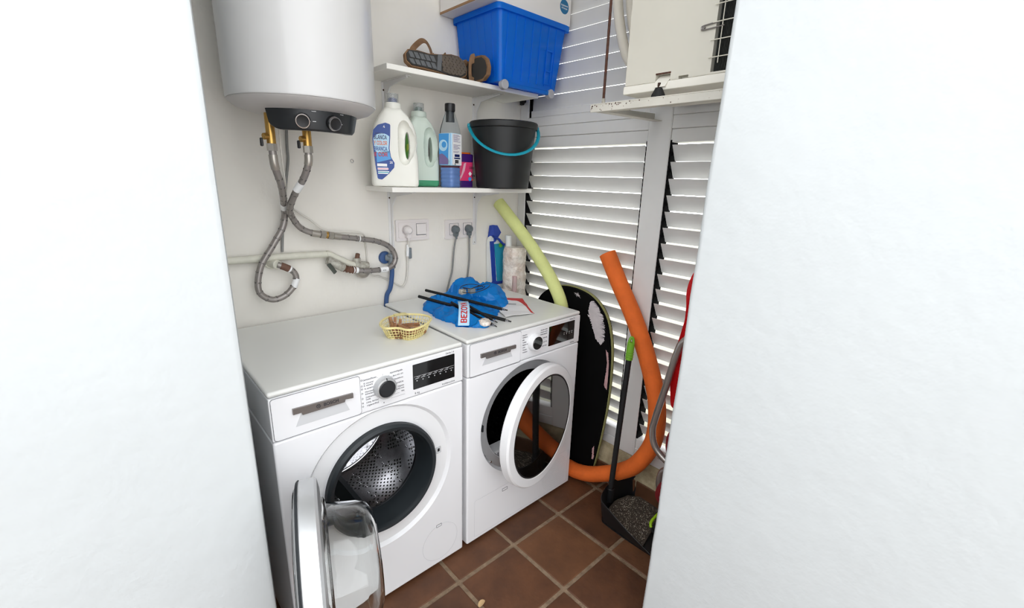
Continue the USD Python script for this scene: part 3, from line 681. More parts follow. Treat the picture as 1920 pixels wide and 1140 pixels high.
# stain-remover tub
tc = (.376, -.070)
TB = thing('stain_remover_tub', 'small pink and purple powder tub squeezed between clear bottle and bucket', 'tub', (*tc, SZ))
def oval(w, d, z, c, n=48): a = np.arange(n) * 2 * PI / n; e = lambda q: np.sign(q) * np.abs(q) ** .6; return np.stack([c[0] + w * e(np.cos(a)), c[1] + d * e(np.sin(a)), np.full(n, SZ + z)], 1)
part('tub_body', loft([oval(.047, .042, z, tc) if z else oval(.045, .040, 0, tc) for z in (0, .003, .028, .105, .108)]), 'tub_purple', TB)
part('lid', loft([oval(.0485, .0435, z, tc) for z in (.108, .110, .136)] + [oval(.046, .041, .139, tc)]), 'tub_purple', TB)
part('lid_rim', loft([oval(.038, .034, z, tc) for z in (.139, .146)]), 'lab_orange', TB)
l4 = part('label', loft([oval(.0478, .0428, z, tc) for z in (.028, .03, .104, .106)], cap=False), 'lab_pink', TB)
O4 = np.array([tc[0] - .047, tc[1] - .0431, SZ])
part('label_swirl', fan(Polygon([(.006, .035), (.018, .055), (.032, .10), (.044, .104), (.036, .07), (.020, .042), (.008, .03)]), O4, FX, FZ, .0006), 'lab_palepink', l4)
part('hazard_mark', fan(Polygon([(.056, .058), (.065, .068), (.074, .058), (.065, .048)]), O4, FX, FZ, .0006), 'lab_white', l4)
part('round_mark', fan(Point(.064, .036).buffer(.0085, 12), O4, FX, FZ, .0006), 'lab_sky', l4)
part('label_print', cat(*[fan(q, O4, FX, FZ, .0006) for q in [sbox(.077, .046, .084, .053), sbox(.086, .046, .09, .053), sbox(.060, .085, .088, .087), sbox(.060, .079, .086, .081)]]), 'print_dark', l4)
part('price_dots', cat(*[fan(Point(.078 + .006 * i, .033).buffer(.0024, 6), O4, FX, FZ, .0006) for i in range(2)]), 'lab_orange', l4)
# bucket
kc = (.521, -.184)
BK = thing('bucket', 'black plastic bucket with a turquoise handle at the end of the shelf', 'bucket', (*kc, SZ))
part('bucket_body', lathe([(0, 0), (.110, 0), (.115, .004), (.139, .245), (.146, .247), (.148, .252), (.148, .268), (.145, .272), (.141, .270), (.137, .250), (.112, .008), (0, .008)], (*kc, SZ), (0, 0, 1), 72), 'bucket_black', BK)
hp = []
dirx = np.array([.84, .54, 0]); dirx = np.array([math.cos(math.radians(-30)), math.sin(math.radians(-30)), 0]); diry = np.array([-.5, -.866, 0]) * 1.0
for t in np.linspace(0, PI, 25):
    # bail hangs down in front, hinged at both rims
    hp.append(np.array([*kc, SZ + .255]) + dirx * .151 * math.cos(t) * 1.0 + diry * (.147 * math.sin(t) ** .9) + np.array([0, 0, -.118 * math.sin(t)]))
part('handle', tube(np.array(hp), .0075, 12, ry=.55), 'turquoise', BK)
for s in (-1, 1):
    c0 = np.array([*kc, SZ + .255]) + dirx * s * .143; part('hinge_lug', cyl(c0, c0 + dirx * s * .014, .009, 18), 'turquoise', BK)

# ================================================================ HIGHER SHELF: CRATE, BOX, SANDALS
UZ = 1.742
CR = thing('storage_crate', 'translucent blue plastic storage crate on casters hanging over the shelf edge', 'crate', (.575, -.16, UZ))
def crate_ring(ins, z, r=.022, n=10):
    x0, x1, y0, y1 = .372 + ins, .778 - ins * 1.05, -.312 + ins * .8, -.010 - ins * .3; P = []
    for cx, cy, a0 in ((x1 - r, y1 - r, 0), (x0 + r, y1 - r, 90), (x0 + r, y0 + r, 180), (x1 - r, y0 + r, 270)):
        for a in np.linspace(a0, a0 + 90, n): a = math.radians(a); P.append((cx + r * math.cos(a), cy + r * math.sin(a), z))
    return np.array(P)
zs = np.linspace(0, 1, 6)
outer = [crate_ring(.026 * (1 - t) + .012, UZ + .004 + t * .245) for t in zs]
inner = [crate_ring(.026 * (1 - t) + .0145, UZ + .008 + t * .241) for t in zs[::-1]]
part('crate_body', loft(outer + inner), 'crate_blue', CR, smooth=50)
part('rim', loft([crate_ring(.009, UZ + .246), crate_ring(.0, UZ + .243), crate_ring(-.001, UZ + .262), crate_ring(.006, UZ + .266), crate_ring(.016, UZ + .264), crate_ring(.0150, UZ + .250), crate_ring(.009, UZ + .246)], cap=False), 'crate_blue', CR, smooth=40)
for i in range(7):
    x = .430 + i * .045
    part('rib', hull([(x + dx, y + dy, z) for dx in (-.0022, .0022) for (y, z) in ((-.2845, UZ + .02), (-.3025, UZ + .240)) for dy in (-.0022, .001)]), 'crate_blue', CR)
for i in range(5):
    y = -.25 + i * .045
    part('rib', hull([(x + dx, y + dy, z) for dy in (-.0022, .0022) for (x, z) in ((.410, UZ + .02), (.3855, UZ + .240)) for dx in (-.0022, .001)]), 'crate_blue', CR)
part('base_rail', rbox(.43, .70, -.290, -.272, UZ - .012, UZ + .004, .003), 'crate_blue', CR)
fm = [hull([(a, -.2865 - (z - UZ - .02) * .082 - q, z) for a in (xa, xb) for z in (za, zb) for q in (.0, .003)]) for xa, xb, za, zb in ((.648, .654, UZ + .03, UZ + .155), (.683, .689, UZ + .03, UZ + .155), (.648, .689, UZ + .150, UZ + .156), (.648, .689, UZ + .075, UZ + .080), (.648, .689, UZ + .026, UZ + .031))]
part('window_rib', cat(*fm), 'crate_blue', CR)
for x in (.432, .698):
    part('caster', cat(cyl((x, -.292, UZ - .006), (x, -.268, UZ - .006), .0185, 24), rbox(x - .014, x + .014, -.288, -.272, UZ - .002, UZ + .006, .002)), 'caster_grey', CR)
part('stored_packet', rbox(.50, .56, -.262, -.21, UZ + .009, UZ + .10, .004), 'lab_sky', CR)
part('stored_cloth', noisy(trimesh.creation.icosphere(4, 1.0).apply_transform(np.diag([.14, .09, .08, 1])).apply_translation([.58, -.15, UZ + .095]), .012, 18, 4, clampz=UZ + .009), 'lab_sky', CR)
BX = thing('cardboard_box', 'white cardboard box with a round blue sticker, on top of the blue crate', 'box', (.54, -.15, UZ + .266))
part('carton', rbox(.318, .784, -.300, -.008, UZ + .2665, 2.36, .002), 'card_white', BX)
part('carton_edge', rbox(.3165, .3195, -.299, -.009, UZ + .2672, UZ + .276, .001), 'card_brown', BX)
st = part('sticker', place(extrude(Point(0, 0).buffer(.0265, 32), .0006), (.741, -.300, 2.075), FX, FZ), 'sticker_teal', BX)
part('sticker_print', cat(text('Engineered', .0062, (.741, -.3006, 2.077), align='c', maxw=.042), text('in Europe', .0062, (.741, -.3006, 2.067), align='c', maxw=.036)), 'print_white', st)
# sandals (local: length +x, width y, sole normal +z = underside facing)
def sandal_outline(s=1):
    return Polygon([(-.130, -.012), (-.128, .015), (-.115, .030), (-.08, .034), (-.03, .030), (.02, .036), (.07, .046), (.105, .044), (.128, .028), (.136, .0), (.128, -.026), (.10, -.042), (.05, -.044), (.0, -.034), (-.06, -.030), (-.11, -.030)]).buffer(-.008).buffer(.008, 8)
so = sandal_outline()
def build_sandal(label, O, X, Yv, mir=1, sh=1., sd=1.):
    t = thing('sandal', label, 'sandal', O)
    def P(m):
        v, f = arr(m); v = v * np.array([1, mir, 1]); v[:, 2] = np.where(v[:, 2] < -.012, -.012 + (v[:, 2] + .012) * sd, v[:, 2]); return place((v, f if mir > 0 else f[:, ::-1]), O, X, Yv)
    up = lambda m, z: (arr(m)[0] + np.array([0, 0, z]), arr(m)[1])
    part('midsole', P(up(extrude(so.buffer(.001), .016), -.010)), 'tan_suede', t)
    part('insole', P(up(extrude(so.buffer(-.006), .002), -.0115)), 'sole_dark', t)
    ou = part('outsole', P(up(extrude(so.buffer(-.004), .004), .006)), 'sole_dark', t)
    fore = so.buffer(-.008).intersection(sbox(.018, -.1, .2, .1)); heel = so.buffer(-.007).intersection(sbox(-.2, -.1, -.005, .1))
    wav = []
    for k in range(7):
        xs = np.linspace(-.06, .06, 40); ln_ = [(.026 + k * .0165 + .0045 * math.sin(q * 330), q) for q in xs]
        from shapely.geometry import LineString
        g = LineString(ln_).buffer(.0056, 4).intersection(fore)
        if not g.is_empty: wav.append(up(extrude(g, .004), .0098))
    part('forefoot_tread', P(cat(*wav)), 'sole_taupe', ou)
    hb = []
    for x in np.arange(-.115, -.02, .022):
        for y in (-.016, .010):
            g = affinity.skew(sbox(x, y - .010, x + .017, y + .011), xs=-20).intersection(heel)
            if not g.is_empty and g.area > 5e-5: hb.append(up(extrude(g, .003), .0098))
    part('heel_tread', P(cat(*hb)), 'sole_grey', ou)
    part('arch_bar', P(up(extrude(affinity.rotate(sbox(-.002, -.036, .016, .036), -14).intersection(so.buffer(-.004)), .005), .0095)), 'sole_grey', ou)
    def strap(pts, w, n=20):
        c = spline(pts, 8); V, F = tube(c, w, 10, ry=.16); return P((V, F))
    part('heel_strap', strap([(-.098, .024, -.006), (-.080, .024 + .026 * sh, -.016), (-.054, .024 + .052 * sh, -.022), (-.030, .024 + .070 * sh, -.026), (-.010, .024 + .070 * sh, -.030), (.004, .024 + .052 * sh, -.034), (.010, .024 + .026 * sh, -.034), (.014, .030, -.020)], .010), 'tan_suede', t)
    part('toe_strap', strap([(.055, .042, -.006), (.05, .034, -.05), (.045, .0, -.064), (.04, -.034, -.05), (.04, -.042, -.006)], .017), 'tan_suede', t)
    part('instep_strap', strap([(.0, .032, -.006), (-.002, .026, -.05), (-.005, .0, -.066), (-.006, -.022, -.05), (-.006, -.031, -.006)], .014), 'tan_suede', t)
a = math.radians(16)
build_sandal('brown sandal lying on its side, treaded sole towards the room and heel strap upright', np.array([.203, -.150, UZ + .047]), np.array([math.cos(.06), -math.sin(.06), 0]), np.array([math.sin(.06) * math.sin(a), math.sin(a), math.cos(a)]) / np.linalg.norm([math.sin(.06) * math.sin(a), math.sin(a), math.cos(a)]))
Xs = np.array([-.02, -.99, 0]); Xs /= np.linalg.norm(Xs); Ys = np.array([.10, 0., -.97]); Ys -= Xs * (Xs @ Ys); Ys /= np.linalg.norm(Ys)
build_sandal('second brown sandal standing edgewise against the blue crate', np.array([.366, -.140, UZ + .046]), Xs, Ys, -1, .12, .3)

# ================================================================ WATER HEATER AND PLUMBING
HC = np.array([-.327, -.240]); HR = .206
HT = thing('water_heater', 'tall white cylindrical water heater with a black control panel beneath', 'water heater', (*HC, 1.48))
part('tank', lathe([(HR - .006, 1.572), (HR - .002, 1.573), (HR, 1.577), (HR, 2.32), (HR - .03, 2.36), (0, 2.375)], (*HC, 0), (0, 0, 1), 128), 'heater_white', HT)
part('bottom_cap', lathe([(0, 1.535), (.10, 1.537), (.150, 1.545), (.185, 1.556), (HR - .006, 1.568), (HR - .003, 1.572), (HR - .012, 1.574), (0, 1.574)], (*HC, 0), (0, 0, 1), 128), 'heater_grey', HT)
part('wall_hook', rbox(HC[0] - .1, HC[0] + .1, -.045, -.001, 2.1, 2.16, .003), 'bracket_white', HT)
def arc_panel():
    V = []; n = 40; prof = [(.118, 1.552), (.146, 1.551), (.148, 1.546), (.140, 1.496), (.136, 1.491), (.118, 1.491)]
    for i in range(n + 1):
        t = -1 + 2 * i / n; a = math.radians(-90 + 62 * t); k = 1.
        for r, z in prof:
            z2 = z + (.014 if z < 1.53 else 0) * max(0, (abs(t) - .75) / .25) ** 2
            V.append((HC[0] + r * math.cos(a), HC[1] + r * math.sin(a), z2))
    m = len(prof); F = []
    for i in range(n):
        for j in range(m):
            a_, b, c, d = i * m + j, i * m + (j + 1) % m, (i + 1) * m + (j + 1) % m, (i + 1) * m + j; F += [[a_, b, c], [a_, c, d]]
    for s in (0, n):
        for j in range(1, m - 1): q = [s * m, s * m + j, s * m + j + 1]; F.append(q if s else q[::-1])
    return np.array(V), np.array(F)[:, ::-1]
cp = part('control_panel', arc_panel(), 'charcoal', HT)
for aa in (-112, -80):
    a = math.radians(aa); u = np.array([math.cos(a), math.sin(a), -.22]); u /= np.linalg.norm(u); c0 = np.array([*HC, 1.517]) + np.array([math.cos(a), math.sin(a), 0]) * .138
    part('knob', lathe([(0, 0), (.020, 0), (.0195, .016), (.0165, .020), (.0145, .019), (0, .018)], c0, u, 40), 'black_plastic', cp)
    part('knob_ring', lathe([(.0150, .0165), (.0160, .0215), (.0185, .0215), (.0202, .017), (.0198, .0145)], c0, u, 40, closed=True), 'chrome', cp)
    for k, (w, dz) in enumerate(((.012, .022), (.009, -.004))):
        d = np.array([math.cos(a + .2), math.sin(a + .2), 0]); tt = np.array([-d[1], d[0], 0]); part('panel_print', place(extrude(sbox(-w / 2, -.0008, w / 2, .0008), .0004), np.array([*HC, 1.519 + dz]) + d * (.1455 + dz * .14), tt, FZ), 'plastic_grey', cp)
def valve(x, y, flip):
    part('outlet_valve', cat(cyl((x, y, 1.54), (x, y, 1.452), .0125, 24), cyl((x, y, 1.478), (x - .022 * flip, y - .006, 1.474), .009, 20)), 'brass', HT)
    part('valve_nut', cat(lathe([(0, 0), (.0145, 0), (.0145, .02), (0, .02)], (x, y, 1.436), (0, 0, 1), 6)), 'nickel', HT, smooth=False)
    part('drain_spout', rbox(x - .028 * flip - .004, x - .028 * flip + .004, y - .012, y - .002, 1.447, 1.47, .002), 'black_plastic', HT)
valve(-.330, -.245, 1)
valve(-.432, -.245, 1)
# braided hoses
def ferrule(t, pts, r, m='nickel', name='ferrule'):
    part(name, tube(np.array(pts, float), r, 18), m, t)
def braid_ticks(c, r, step=.034):
    out = []; L = np.concatenate([[0], np.cumsum(np.linalg.norm(np.diff(c, axis=0), axis=1))])
    for s in np.arange(.05, L[-1] - .03, step):
        i = min(int(np.searchsorted(L, s)), len(c) - 2); t = c[i + 1] - c[i]; t /= np.linalg.norm(t); u, v, w = frame(t)
        for a0 in np.arange(0, 2 * PI, PI / 2.5):
            for da in (0, .35):
                a = a0 + da + s * 7; d1 = math.cos(a) * u + math.sin(a) * v; a2 = a + .22; d2 = math.cos(a2) * u + math.sin(a2) * v
                out.append(tube(np.array([c[i] + d1 * r, c[i] + d2 * r + t * .0045]), .0007, 4))
    return cat(*out)
hA = spline([(-.330, -.245, 1.440), (-.332, -.243, 1.405), (-.343, -.222, 1.360), (-.362, -.175, 1.305), (-.362, -.115, 1.255), (-.340, -.062, 1.225), (-.313, -.050, 1.187), (-.275, -.048, 1.167), (-.25, -.048, 1.161), (-.223, -.048, 1.156), (-.178, -.048, 1.147), (-.105, -.048, 1.135), (-.028, -.048, 1.120), (.028, -.048, 1.094), (.052, -.05, 1.056), (.046, -.052, 1.024), (.015, -.055, 1.005), (-.034, -.055, 1.003), (-.082, -.055, 1.006), (-.128, -.052, 1.014)], 10)
H1 = thing('braided_hose', 'steel braided hose looping from the brass outlet to the tap beside the sockets', 'hose', (-.15, -.05, 1.0))
part('hose', tube(hA, .0105, 18), 'braid', H1)
part('braid_marks', braid_ticks(hA, .0107), 'print_dark', H1, kind='stuff', smooth=False)
part('ferrule', tube(hA[3:12], .0122, 18), 'nickel', H1)
def seg(c, P, L):
    i = int(np.argmin(np.linalg.norm(c - np.array(P), axis=1))); t = c[min(i + 1, len(c) - 1)] - c[i - 1]; t /= np.linalg.norm(t); return np.array([c[i] - t * L / 2, c[i] + t * L / 2])
part('ferrule', tube(seg(hA, (-.262, -.048, 1.163), .03), .0122, 18), 'nickel', H1)
part('union_nut', tube(seg(hA, (-.236, -.048, 1.158), .018), .0155, 6), 'nickel', H1, smooth=False)
part('brass_ring', tube(seg(hA, (-.223, -.048, 1.156), .010), .0125, 18), 'brass', H1)
part('union_nut', tube(seg(hA, (-.208, -.048, 1.153), .018), .0155, 6), 'nickel', H1, smooth=False)
part('ferrule', tube(seg(hA, (-.182, -.048, 1.148), .026), .0122, 18), 'nickel', H1)
part('cable_tie', tube(seg(hA, (-.100, -.048, 1.134), .004), .0128, 18), 'plastic_white', H1)
part('hose_tag', tube(seg(hA, (-.004, -.055, 1.0035), .034), .0116, 18), 'lab_white', H1)
part('tag_print', text('HOSE', .004, (-.014, -.0672, 1.0)), 'print_dark', H1)
part('hose_tag', tube(seg(hA, (-.351, -.20, 1.338), .034), .0116, 18), 'lab_white', H1)
part('ferrule', tube(seg(hA, (-.122, -.052, 1.013), .022), .0122, 18), 'lab_white', H1)
hB = spline([(-.432, -.245, 1.440), (-.428, -.24, 1.39), (-.408, -.21, 1.34), (-.388, -.15, 1.295), (-.372, -.09, 1.268), (-.362, -.055, 1.235), (-.372, -.05, 1.19), (-.41, -.05, 1.13), (-.455, -.05, 1.06), (-.47, -.05, .98), (-.435, -.05, .942), (-.391, -.05, .947), (-.356, -.05, .978), (-.344, -.05, 1.010), (-.353, -.05, 1.034), (-.375, -.05, 1.050), (-.40, -.045, 1.062)], 10)
H2 = thing('braided_hose', 'steel braided hose at the left edge of the photo, curling back to the wall', 'hose', (-.4, -.05, .95))
part('hose', tube(hB, .0105, 18), 'braid', H2)
part('braid_marks', braid_ticks(hB, .0107), 'print_dark', H2, kind='stuff', smooth=False)
part('ferrule', tube(hB[3:12], .0122, 18), 'nickel', H2)
part('hose_tag', tube(seg(hB, (-.349, -.05, .990), .034), .0116, 18), 'lab_white', H2)
part('hose_tag', tube(seg(hB, (-.372, -.09, 1.268), .04), .0116, 18), 'lab_white', H2)
part('joint_sleeve', tube(hB[-16:-4], .0125, 18), 'copper_tape', H2)
part('joint_ring', tube(seg(hB, (-.362, -.05, 1.042), .006), .0128, 18), 'lab_white', H2)
part('wall_elbow', cat(cyl((-.40, -.045, 1.062), (-.415, -.001, 1.066), .016, 20), cyl((-.41, -.012, 1.066), (-.41, -.001, 1.066), .024, 24)), 'pipe_paint', H2)
PP = thing('wall_pipe', 'white painted water pipe along the wall ending in a stop valve with lever', 'pipe', (-.25, -.03, 1.0))
pw = spline([(-.664, -.022, 1.086), (-.5, -.022, 1.085), (-.378, -.022, 1.084), (-.29, -.022, 1.083), (-.225, -.022, 1.080), (-.205, -.023, 1.076), (-.185, -.026, 1.064), (-.160, -.032, 1.050), (-.135, -.036, 1.036), (-.115, -.036, 1.028)], 8)
part('pipe', tube(pw, .0125, 20), 'pipe_paint', PP)
part('pipe_collar', tube(seg(pw, (-.215, -.022, 1.078), .010), .0142, 20), 'pipe_paint', PP)
part('stop_valve', cat(cyl((-.228, -.05, 1.062), (-.168, -.055, 1.026), .016, 20), cyl((-.200, -.052, 1.045), (-.200, -.022, 1.050), .012, 16), cyl((-.223, -.05, 1.058), (-.23, -.052, 1.046), .009, 14)), 'valve_paint', PP)
part('valve_lever', hull([(x + dx, y, z + dz) for (x, y, z) in ((-.236, -.068, 1.048), (-.212, -.072, 1.010), (-.226, -.066, 1.050), (-.205, -.070, 1.016)) for dx, dz in ((-.003, 0), (.003, .003))] + [(-.230, -.060, 1.048), (-.21, -.064, 1.012)]), 'valve_lever', PP)
part('taped_joint', tube(spline([(-.178, -.055, 1.032), (-.160, -.055, 1.022), (-.140, -.053, 1.016), (-.124, -.052, 1.014)], 6), [.012 + .003 * math.sin(i * 1.9) for i in range(19)], 16), 'copper_tape', PP)
SV = thing('safety_valve', 'grey and silver safety valve with a brown stub behind the hose', 'valve', (-.09, -.03, .99))
part('dome', lathe([(0, .026), (.012, .025), (.022, .018), (.028, .008), (.029, 0), (.027, -.008), (0, -.008)], (-.082, -.028, .999), (.1, -.55, -.55), 36), 'nickel', SV)
part('valve_body', cat(cyl((-.118, -.036, 1.028), (-.062, -.036, 1.020), .018, 20), cyl((-.105, -.036, 1.022), (-.108, -.036, 1.058), .015, 20), cyl((-.09, -.036, 1.01), (-.09, -.0015, 1.012), .016, 18)), 'valve_paint', SV)
part('stub', cyl((-.108, -.040, 1.054), (-.106, -.046, 1.075), .009, 8), 'copper_tape', SV)
DRN = thing('drain_fitting', 'blue waste outlet on the wall with a grey elbow and blue pipe down', 'drain pipe', (.03, -.02, .84))
part('wall_flange', lathe([(0, 0), (.026, 0), (.027, .004), (.024, .012), (.016, .014), (0, .014)], (.028, -.001, 1.042), (0, -1, 0), 32), 'blue_pipe', DRN)
part('elbow', cat(cyl((.030, -.012, 1.042), (.048, -.030, 1.042), .014, 20), cyl((.047, -.030, 1.062), (.047, -.030, .998), .0145, 20), cyl((.047, -.030, 1.058), (.047, -.030, 1.048), .018, 20)), 'grey_plastic', DRN)
part('drop_pipe', tube(spline([(.047, -.030, 1.002), (.045, -.028, .96), (.038, -.022, .91), (.027, -.0098, .875), (.020, -.0098, .80), (.018, -.0098, .70)], 8), .0095, 18), 'blue_pipe', DRN)
solo('wall_anchor', lathe([(.004, 0), (.007, 0), (.0075, .002), (.006, .004), (.0045, .004)], (-.086, -.0002, 1.425), (0, -1, 0), 20, closed=True), 'heater_grey', 'small round plastic wall plug in the bare wall', 'wall plug')

# ================================================================ SOCKETS, PLUGS AND CORDS
def plate(t, x0, x1, z0, z1, m='socket_white'):
    part('face_plate', place(extrude(rrect(x0, x1, z0, z1, .004), .009), (0, -.0002, 0), FX, FZ), m, t)
S1 = thing('wall_socket', 'double white plate with a socket and a rocker switch', 'socket', (.164, 0, 1.15))
plate(S1, .083, .245, 1.106, 1.195)
part('raised_frame', place(extrude(outline(.094, .234, 1.117, 1.185, .003, .006), .003), (0, -.0092, 0), FX, FZ), 'socket_white', S1)
part('socket_ring', lathe([(.0195, 0), (.022, 0), (.022, .004), (.0195, .004)], (.132, -.009, 1.152), (0, -1, 0), 36, closed=True), 'socket_inner', S1)
part('rocker', hull([(x, y, z) for x in (.181, .227) for z, y in ((1.129, -.0093), (1.176, -.0093), (1.131, -.0185), (1.175, -.0125))]), 'socket_white', S1)
part('rocker_gap', rbox(.1795, .2285, -.0098, -.0092, 1.1265, 1.1775, .0002), 'line_grey', S1)
S2 = thing('wall_socket', 'double white socket plate with two grey plugs, next to the shelf bracket', 'socket', (.412, 0, 1.142))
plate(S2, .332, .492, 1.100, 1.186)
for sx in (.381, .458):
    part('socket_insert', place(extrude(outline(sx - .026, sx + .026, 1.116, 1.170, .0012, .002), .0015), (0, -.0092, 0), FX, FZ), 'line_grey', S2)
    part('socket_well', lathe([(0, .0), (.021, 0), (.0215, .003), (.019, .004), (0, .001)], (sx, -.0092, 1.143), (0, -1, 0), 32), 'socket_inner', S2)
def plug(name, label, sx, sz, m, cm, pts, r, extra=None):
    t = thing(name, label, 'power cord', (sx, -.03, sz))
    part('plug_body', cat(lathe([(0, 0), (.0185, 0), (.0185, .012), (.0165, .020), (.010, .026), (0, .027)], (sx, -.0135, sz), (0, -1, 0), 32), hull([(sx + dx, y, sz + z) for dx in (-.009, .009) for y, z in ((-.016, 0), (-.036, .004), (-.016, -.030), (-.030, -.032))])), m, t)
    part('strain_relief', tube(np.array([(sx + .002, -.024, sz - .028), (sx + .003, -.024, sz - .044)]), [.006, .0045], 12), m, t)
    part('cord', tube(spline([(sx + .003, -.024, sz - .040)] + pts, 8), r, 12), cm, t)
    return t
plug('power_cord', 'thick grey power cord and plug, left of the two, dropping behind the dryer', .381, 1.143, 'plug_grey', 'cable_grey', [(.371 + .008, -.022, 1.09), (.371, -.02, 1.041), (.362, -.018, .95), (.346, -.012, .885), (.335, -.010, .82), (.33, -.010, .6)], .0042)
plug('power_cord', 'grey power cord and plug nearest the shelf bracket, dropping behind the blue bag', .458, 1.143, 'plug_grey', 'cable_grey', [(.460, -.022, 1.09), (.462, -.02, 1.041), (.463, -.018, .989), (.457, -.012, .90), (.455, -.010, .82), (.45, -.010, .6)], .0042)
pc = plug('power_cord', 'thin white power cord from the switch plate curling up behind the hose', .132, 1.152, 'socket_white', 'cable_white', [(.130, -.018, 1.06), (.129, -.014, .986), (.122, -.012, .935), (.109, -.012, .912), (.092, -.012, .911), (.046, -.010, .940), (.0, -.010, .964), (-.036, -.008, .976), (-.050, -.006, 1.03), (-.054, -.008, 1.106), (-.075, -.03, 1.15), (-.14, -.034, 1.160), (-.20, -.032, 1.166), (-.231, -.028, 1.178), (-.268, -.022, 1.211), (-.314, -.020, 1.246), (-.352, -.06, 1.285), (-.378, -.15, 1.35), (-.395, -.20, 1.42), (-.40, -.22, 1.50)], .0032)
part('inline_sleeve', tube(np.array([(.132, -.017, 1.090), (.130, -.016, 1.04)]), .0065, 14), 'lab_white', pc)
part('velcro_tag', rbox(.136, .150, -.020, -.014, 1.028, 1.076, .003), 'grey_plastic', pc)
solo('heater_cable', tube(spline([(-.312, -.012, 1.56), (-.315, -.010, 1.514), (-.318, -.008, 1.462), (-.319, -.008, 1.418), (-.329, -.008, 1.364), (-.344, -.008, 1.28), (-.36, -.008, 1.18), (-.37, -.008, 1.10)], 8), .0045, 12), 'cable_grey', 'grey cable hanging from the heater panel at the left edge of the photo', 'cable')

# ================================================================ ON THE MACHINES
MZ = .848
# heart-shaped basket of clothespins
rim = [(-.202, -.437), (-.202, -.415), (-.193, -.390), (-.172, -.362), (-.144, -.342), (-.115, -.334), (-.085, -.338), (-.055, -.354), (-.030, -.380), (-.018, -.412), (-.024, -.440), (-.040, -.460), (-.065, -.480), (-.088, -.495), (-.115, -.505), (-.136, -.508), (-.152, -.503), (-.160, -.488), (-.164, -.472), (-.174, -.460), (-.190, -.452), (-.199, -.446)]
BP = Polygon(spline(np.array([(x, y, 0) for x, y in rim + rim[:1]]), 6)[:-1, :2])
bc = np.array(BP.centroid.coords[0])
BS = thing('basket', 'small pale yellow lattice basket holding wooden clothespins', 'basket', (*bc, MZ))
nR = 96; ringR = np.array([BP.exterior.interpolate(t, True).coords[0] for t in np.arange(nR) / nR])
def bring(k, z): q = bc + (ringR - bc) * k; return np.column_stack([q, np.full(nR, MZ + z)])
part('rim', cat(tube(np.vstack([bring(1, .044), bring(1, .044)[:2]]), .0038, 10, cap=False)), 'yellow_plastic', BS)
part('base', cat(loft([bring(.80, .001), bring(.80, .0045)])), 'yellow_plastic', BS)
hoops = [tube(np.vstack([bring(k, z), bring(k, z)[:2]]), .0011, 6, cap=False) for k, z in ((.84, .010), (.88, .020), (.925, .030))]
part('hoops', cat(*hoops), 'yellow_plastic', BS)
ribs = [tube(np.array([bring(.80, .004)[i], bring(.9, .024)[i], bring(.99, .042)[i]]), .0013, 6) for i in range(0, nR, 2)]
part('lattice_ribs', cat(*ribs), 'yellow_plastic', BS, kind='stuff')
lp_ = bring(1.0, .046); ii = [int(k) for k in np.linspace(nR * .30, nR * .40, 8)]
part('grip_tab', hull(np.vstack([lp_[[26, 27, 28, 29, 30, 31, 32, 33, 34]], lp_[[26, 28, 30, 32, 34]] + np.array([0, 0, .005]), lp_[[26, 28, 30, 32, 34]] + np.array([-.004, -.022, .003])])), 'yellow_plastic', BS)
# one clothespin, then copies thrown into the basket
def make_pin(label, O, m):
    t = thing('clothespin', label, 'clothespin', O, group='wooden clothespins in the basket')
    for s in (-1, 1):
        half = hull([(x, y, s * z) for x, z0, z1 in ((-.036, .004, .0075), (-.01, .0012, .006), (.012, .0008, .0055), (.036, .0006, .0042)) for y in (-.0048, .0048) for z in (z0, z1)])
        part('wooden_half', half, m, t, local=True, smooth=False)
    part('spring', cat(tube(spline([(.004 + .0032 * math.cos(a), -.006 + a * .0006, .0032 * math.sin(a)) for a in np.linspace(0, 6 * PI, 24)], 2), .0007, 6), tube(np.array([(.004, -.005, .003), (.013, -.0052, .0062), (.013, .0052, .0062)]), .0007, 6)), 'nickel', t, local=True)
    return t
pins = []
def rotm(yaw, pitch, roll): return trimesh.transformations.euler_matrix(roll, pitch, yaw, 'sxyz')[:3, :3]
pl = 'brown wooden clothespin heaped in the yellow basket'
p0 = make_pin(pl, (-.125, -.425, MZ + .012), 'pin_wood'); p1 = make_pin('paler wooden clothespin heaped in the yellow basket', (-.115, -.45, MZ + .013), 'pin_wood_pale')
spots = [(-.148, -.410, .030, 1.1, -.75, 0), (-.154, -.398, .032, 1.3, -.6, .4), (-.138, -.420, .026, .95, -.55, .2), (-.146, -.425, .014, .9, -.1, .1), (-.118, -.415, .023, -.5, .25, .2), (-.105, -.430, .021, -.7, .2, -.2), (-.095, -.412, .025, -.15, .05, .5), (-.082, -.425, .017, -.35, .1, .3), (-.105, -.40, .013, .2, 0, 0), (-.085, -.440, .013, -1.0, .05, .3), (-.120, -.440, .022, -.95, .3, 0), (-.128, -.455, .013, .3, 0, .2)]
for k, (x, y, z, ya, pi_, ro) in enumerate(spots): dup([p0, p1][k % 3 == 1], (x, y, MZ + z), rot=rotm(ya, pi_, ro))
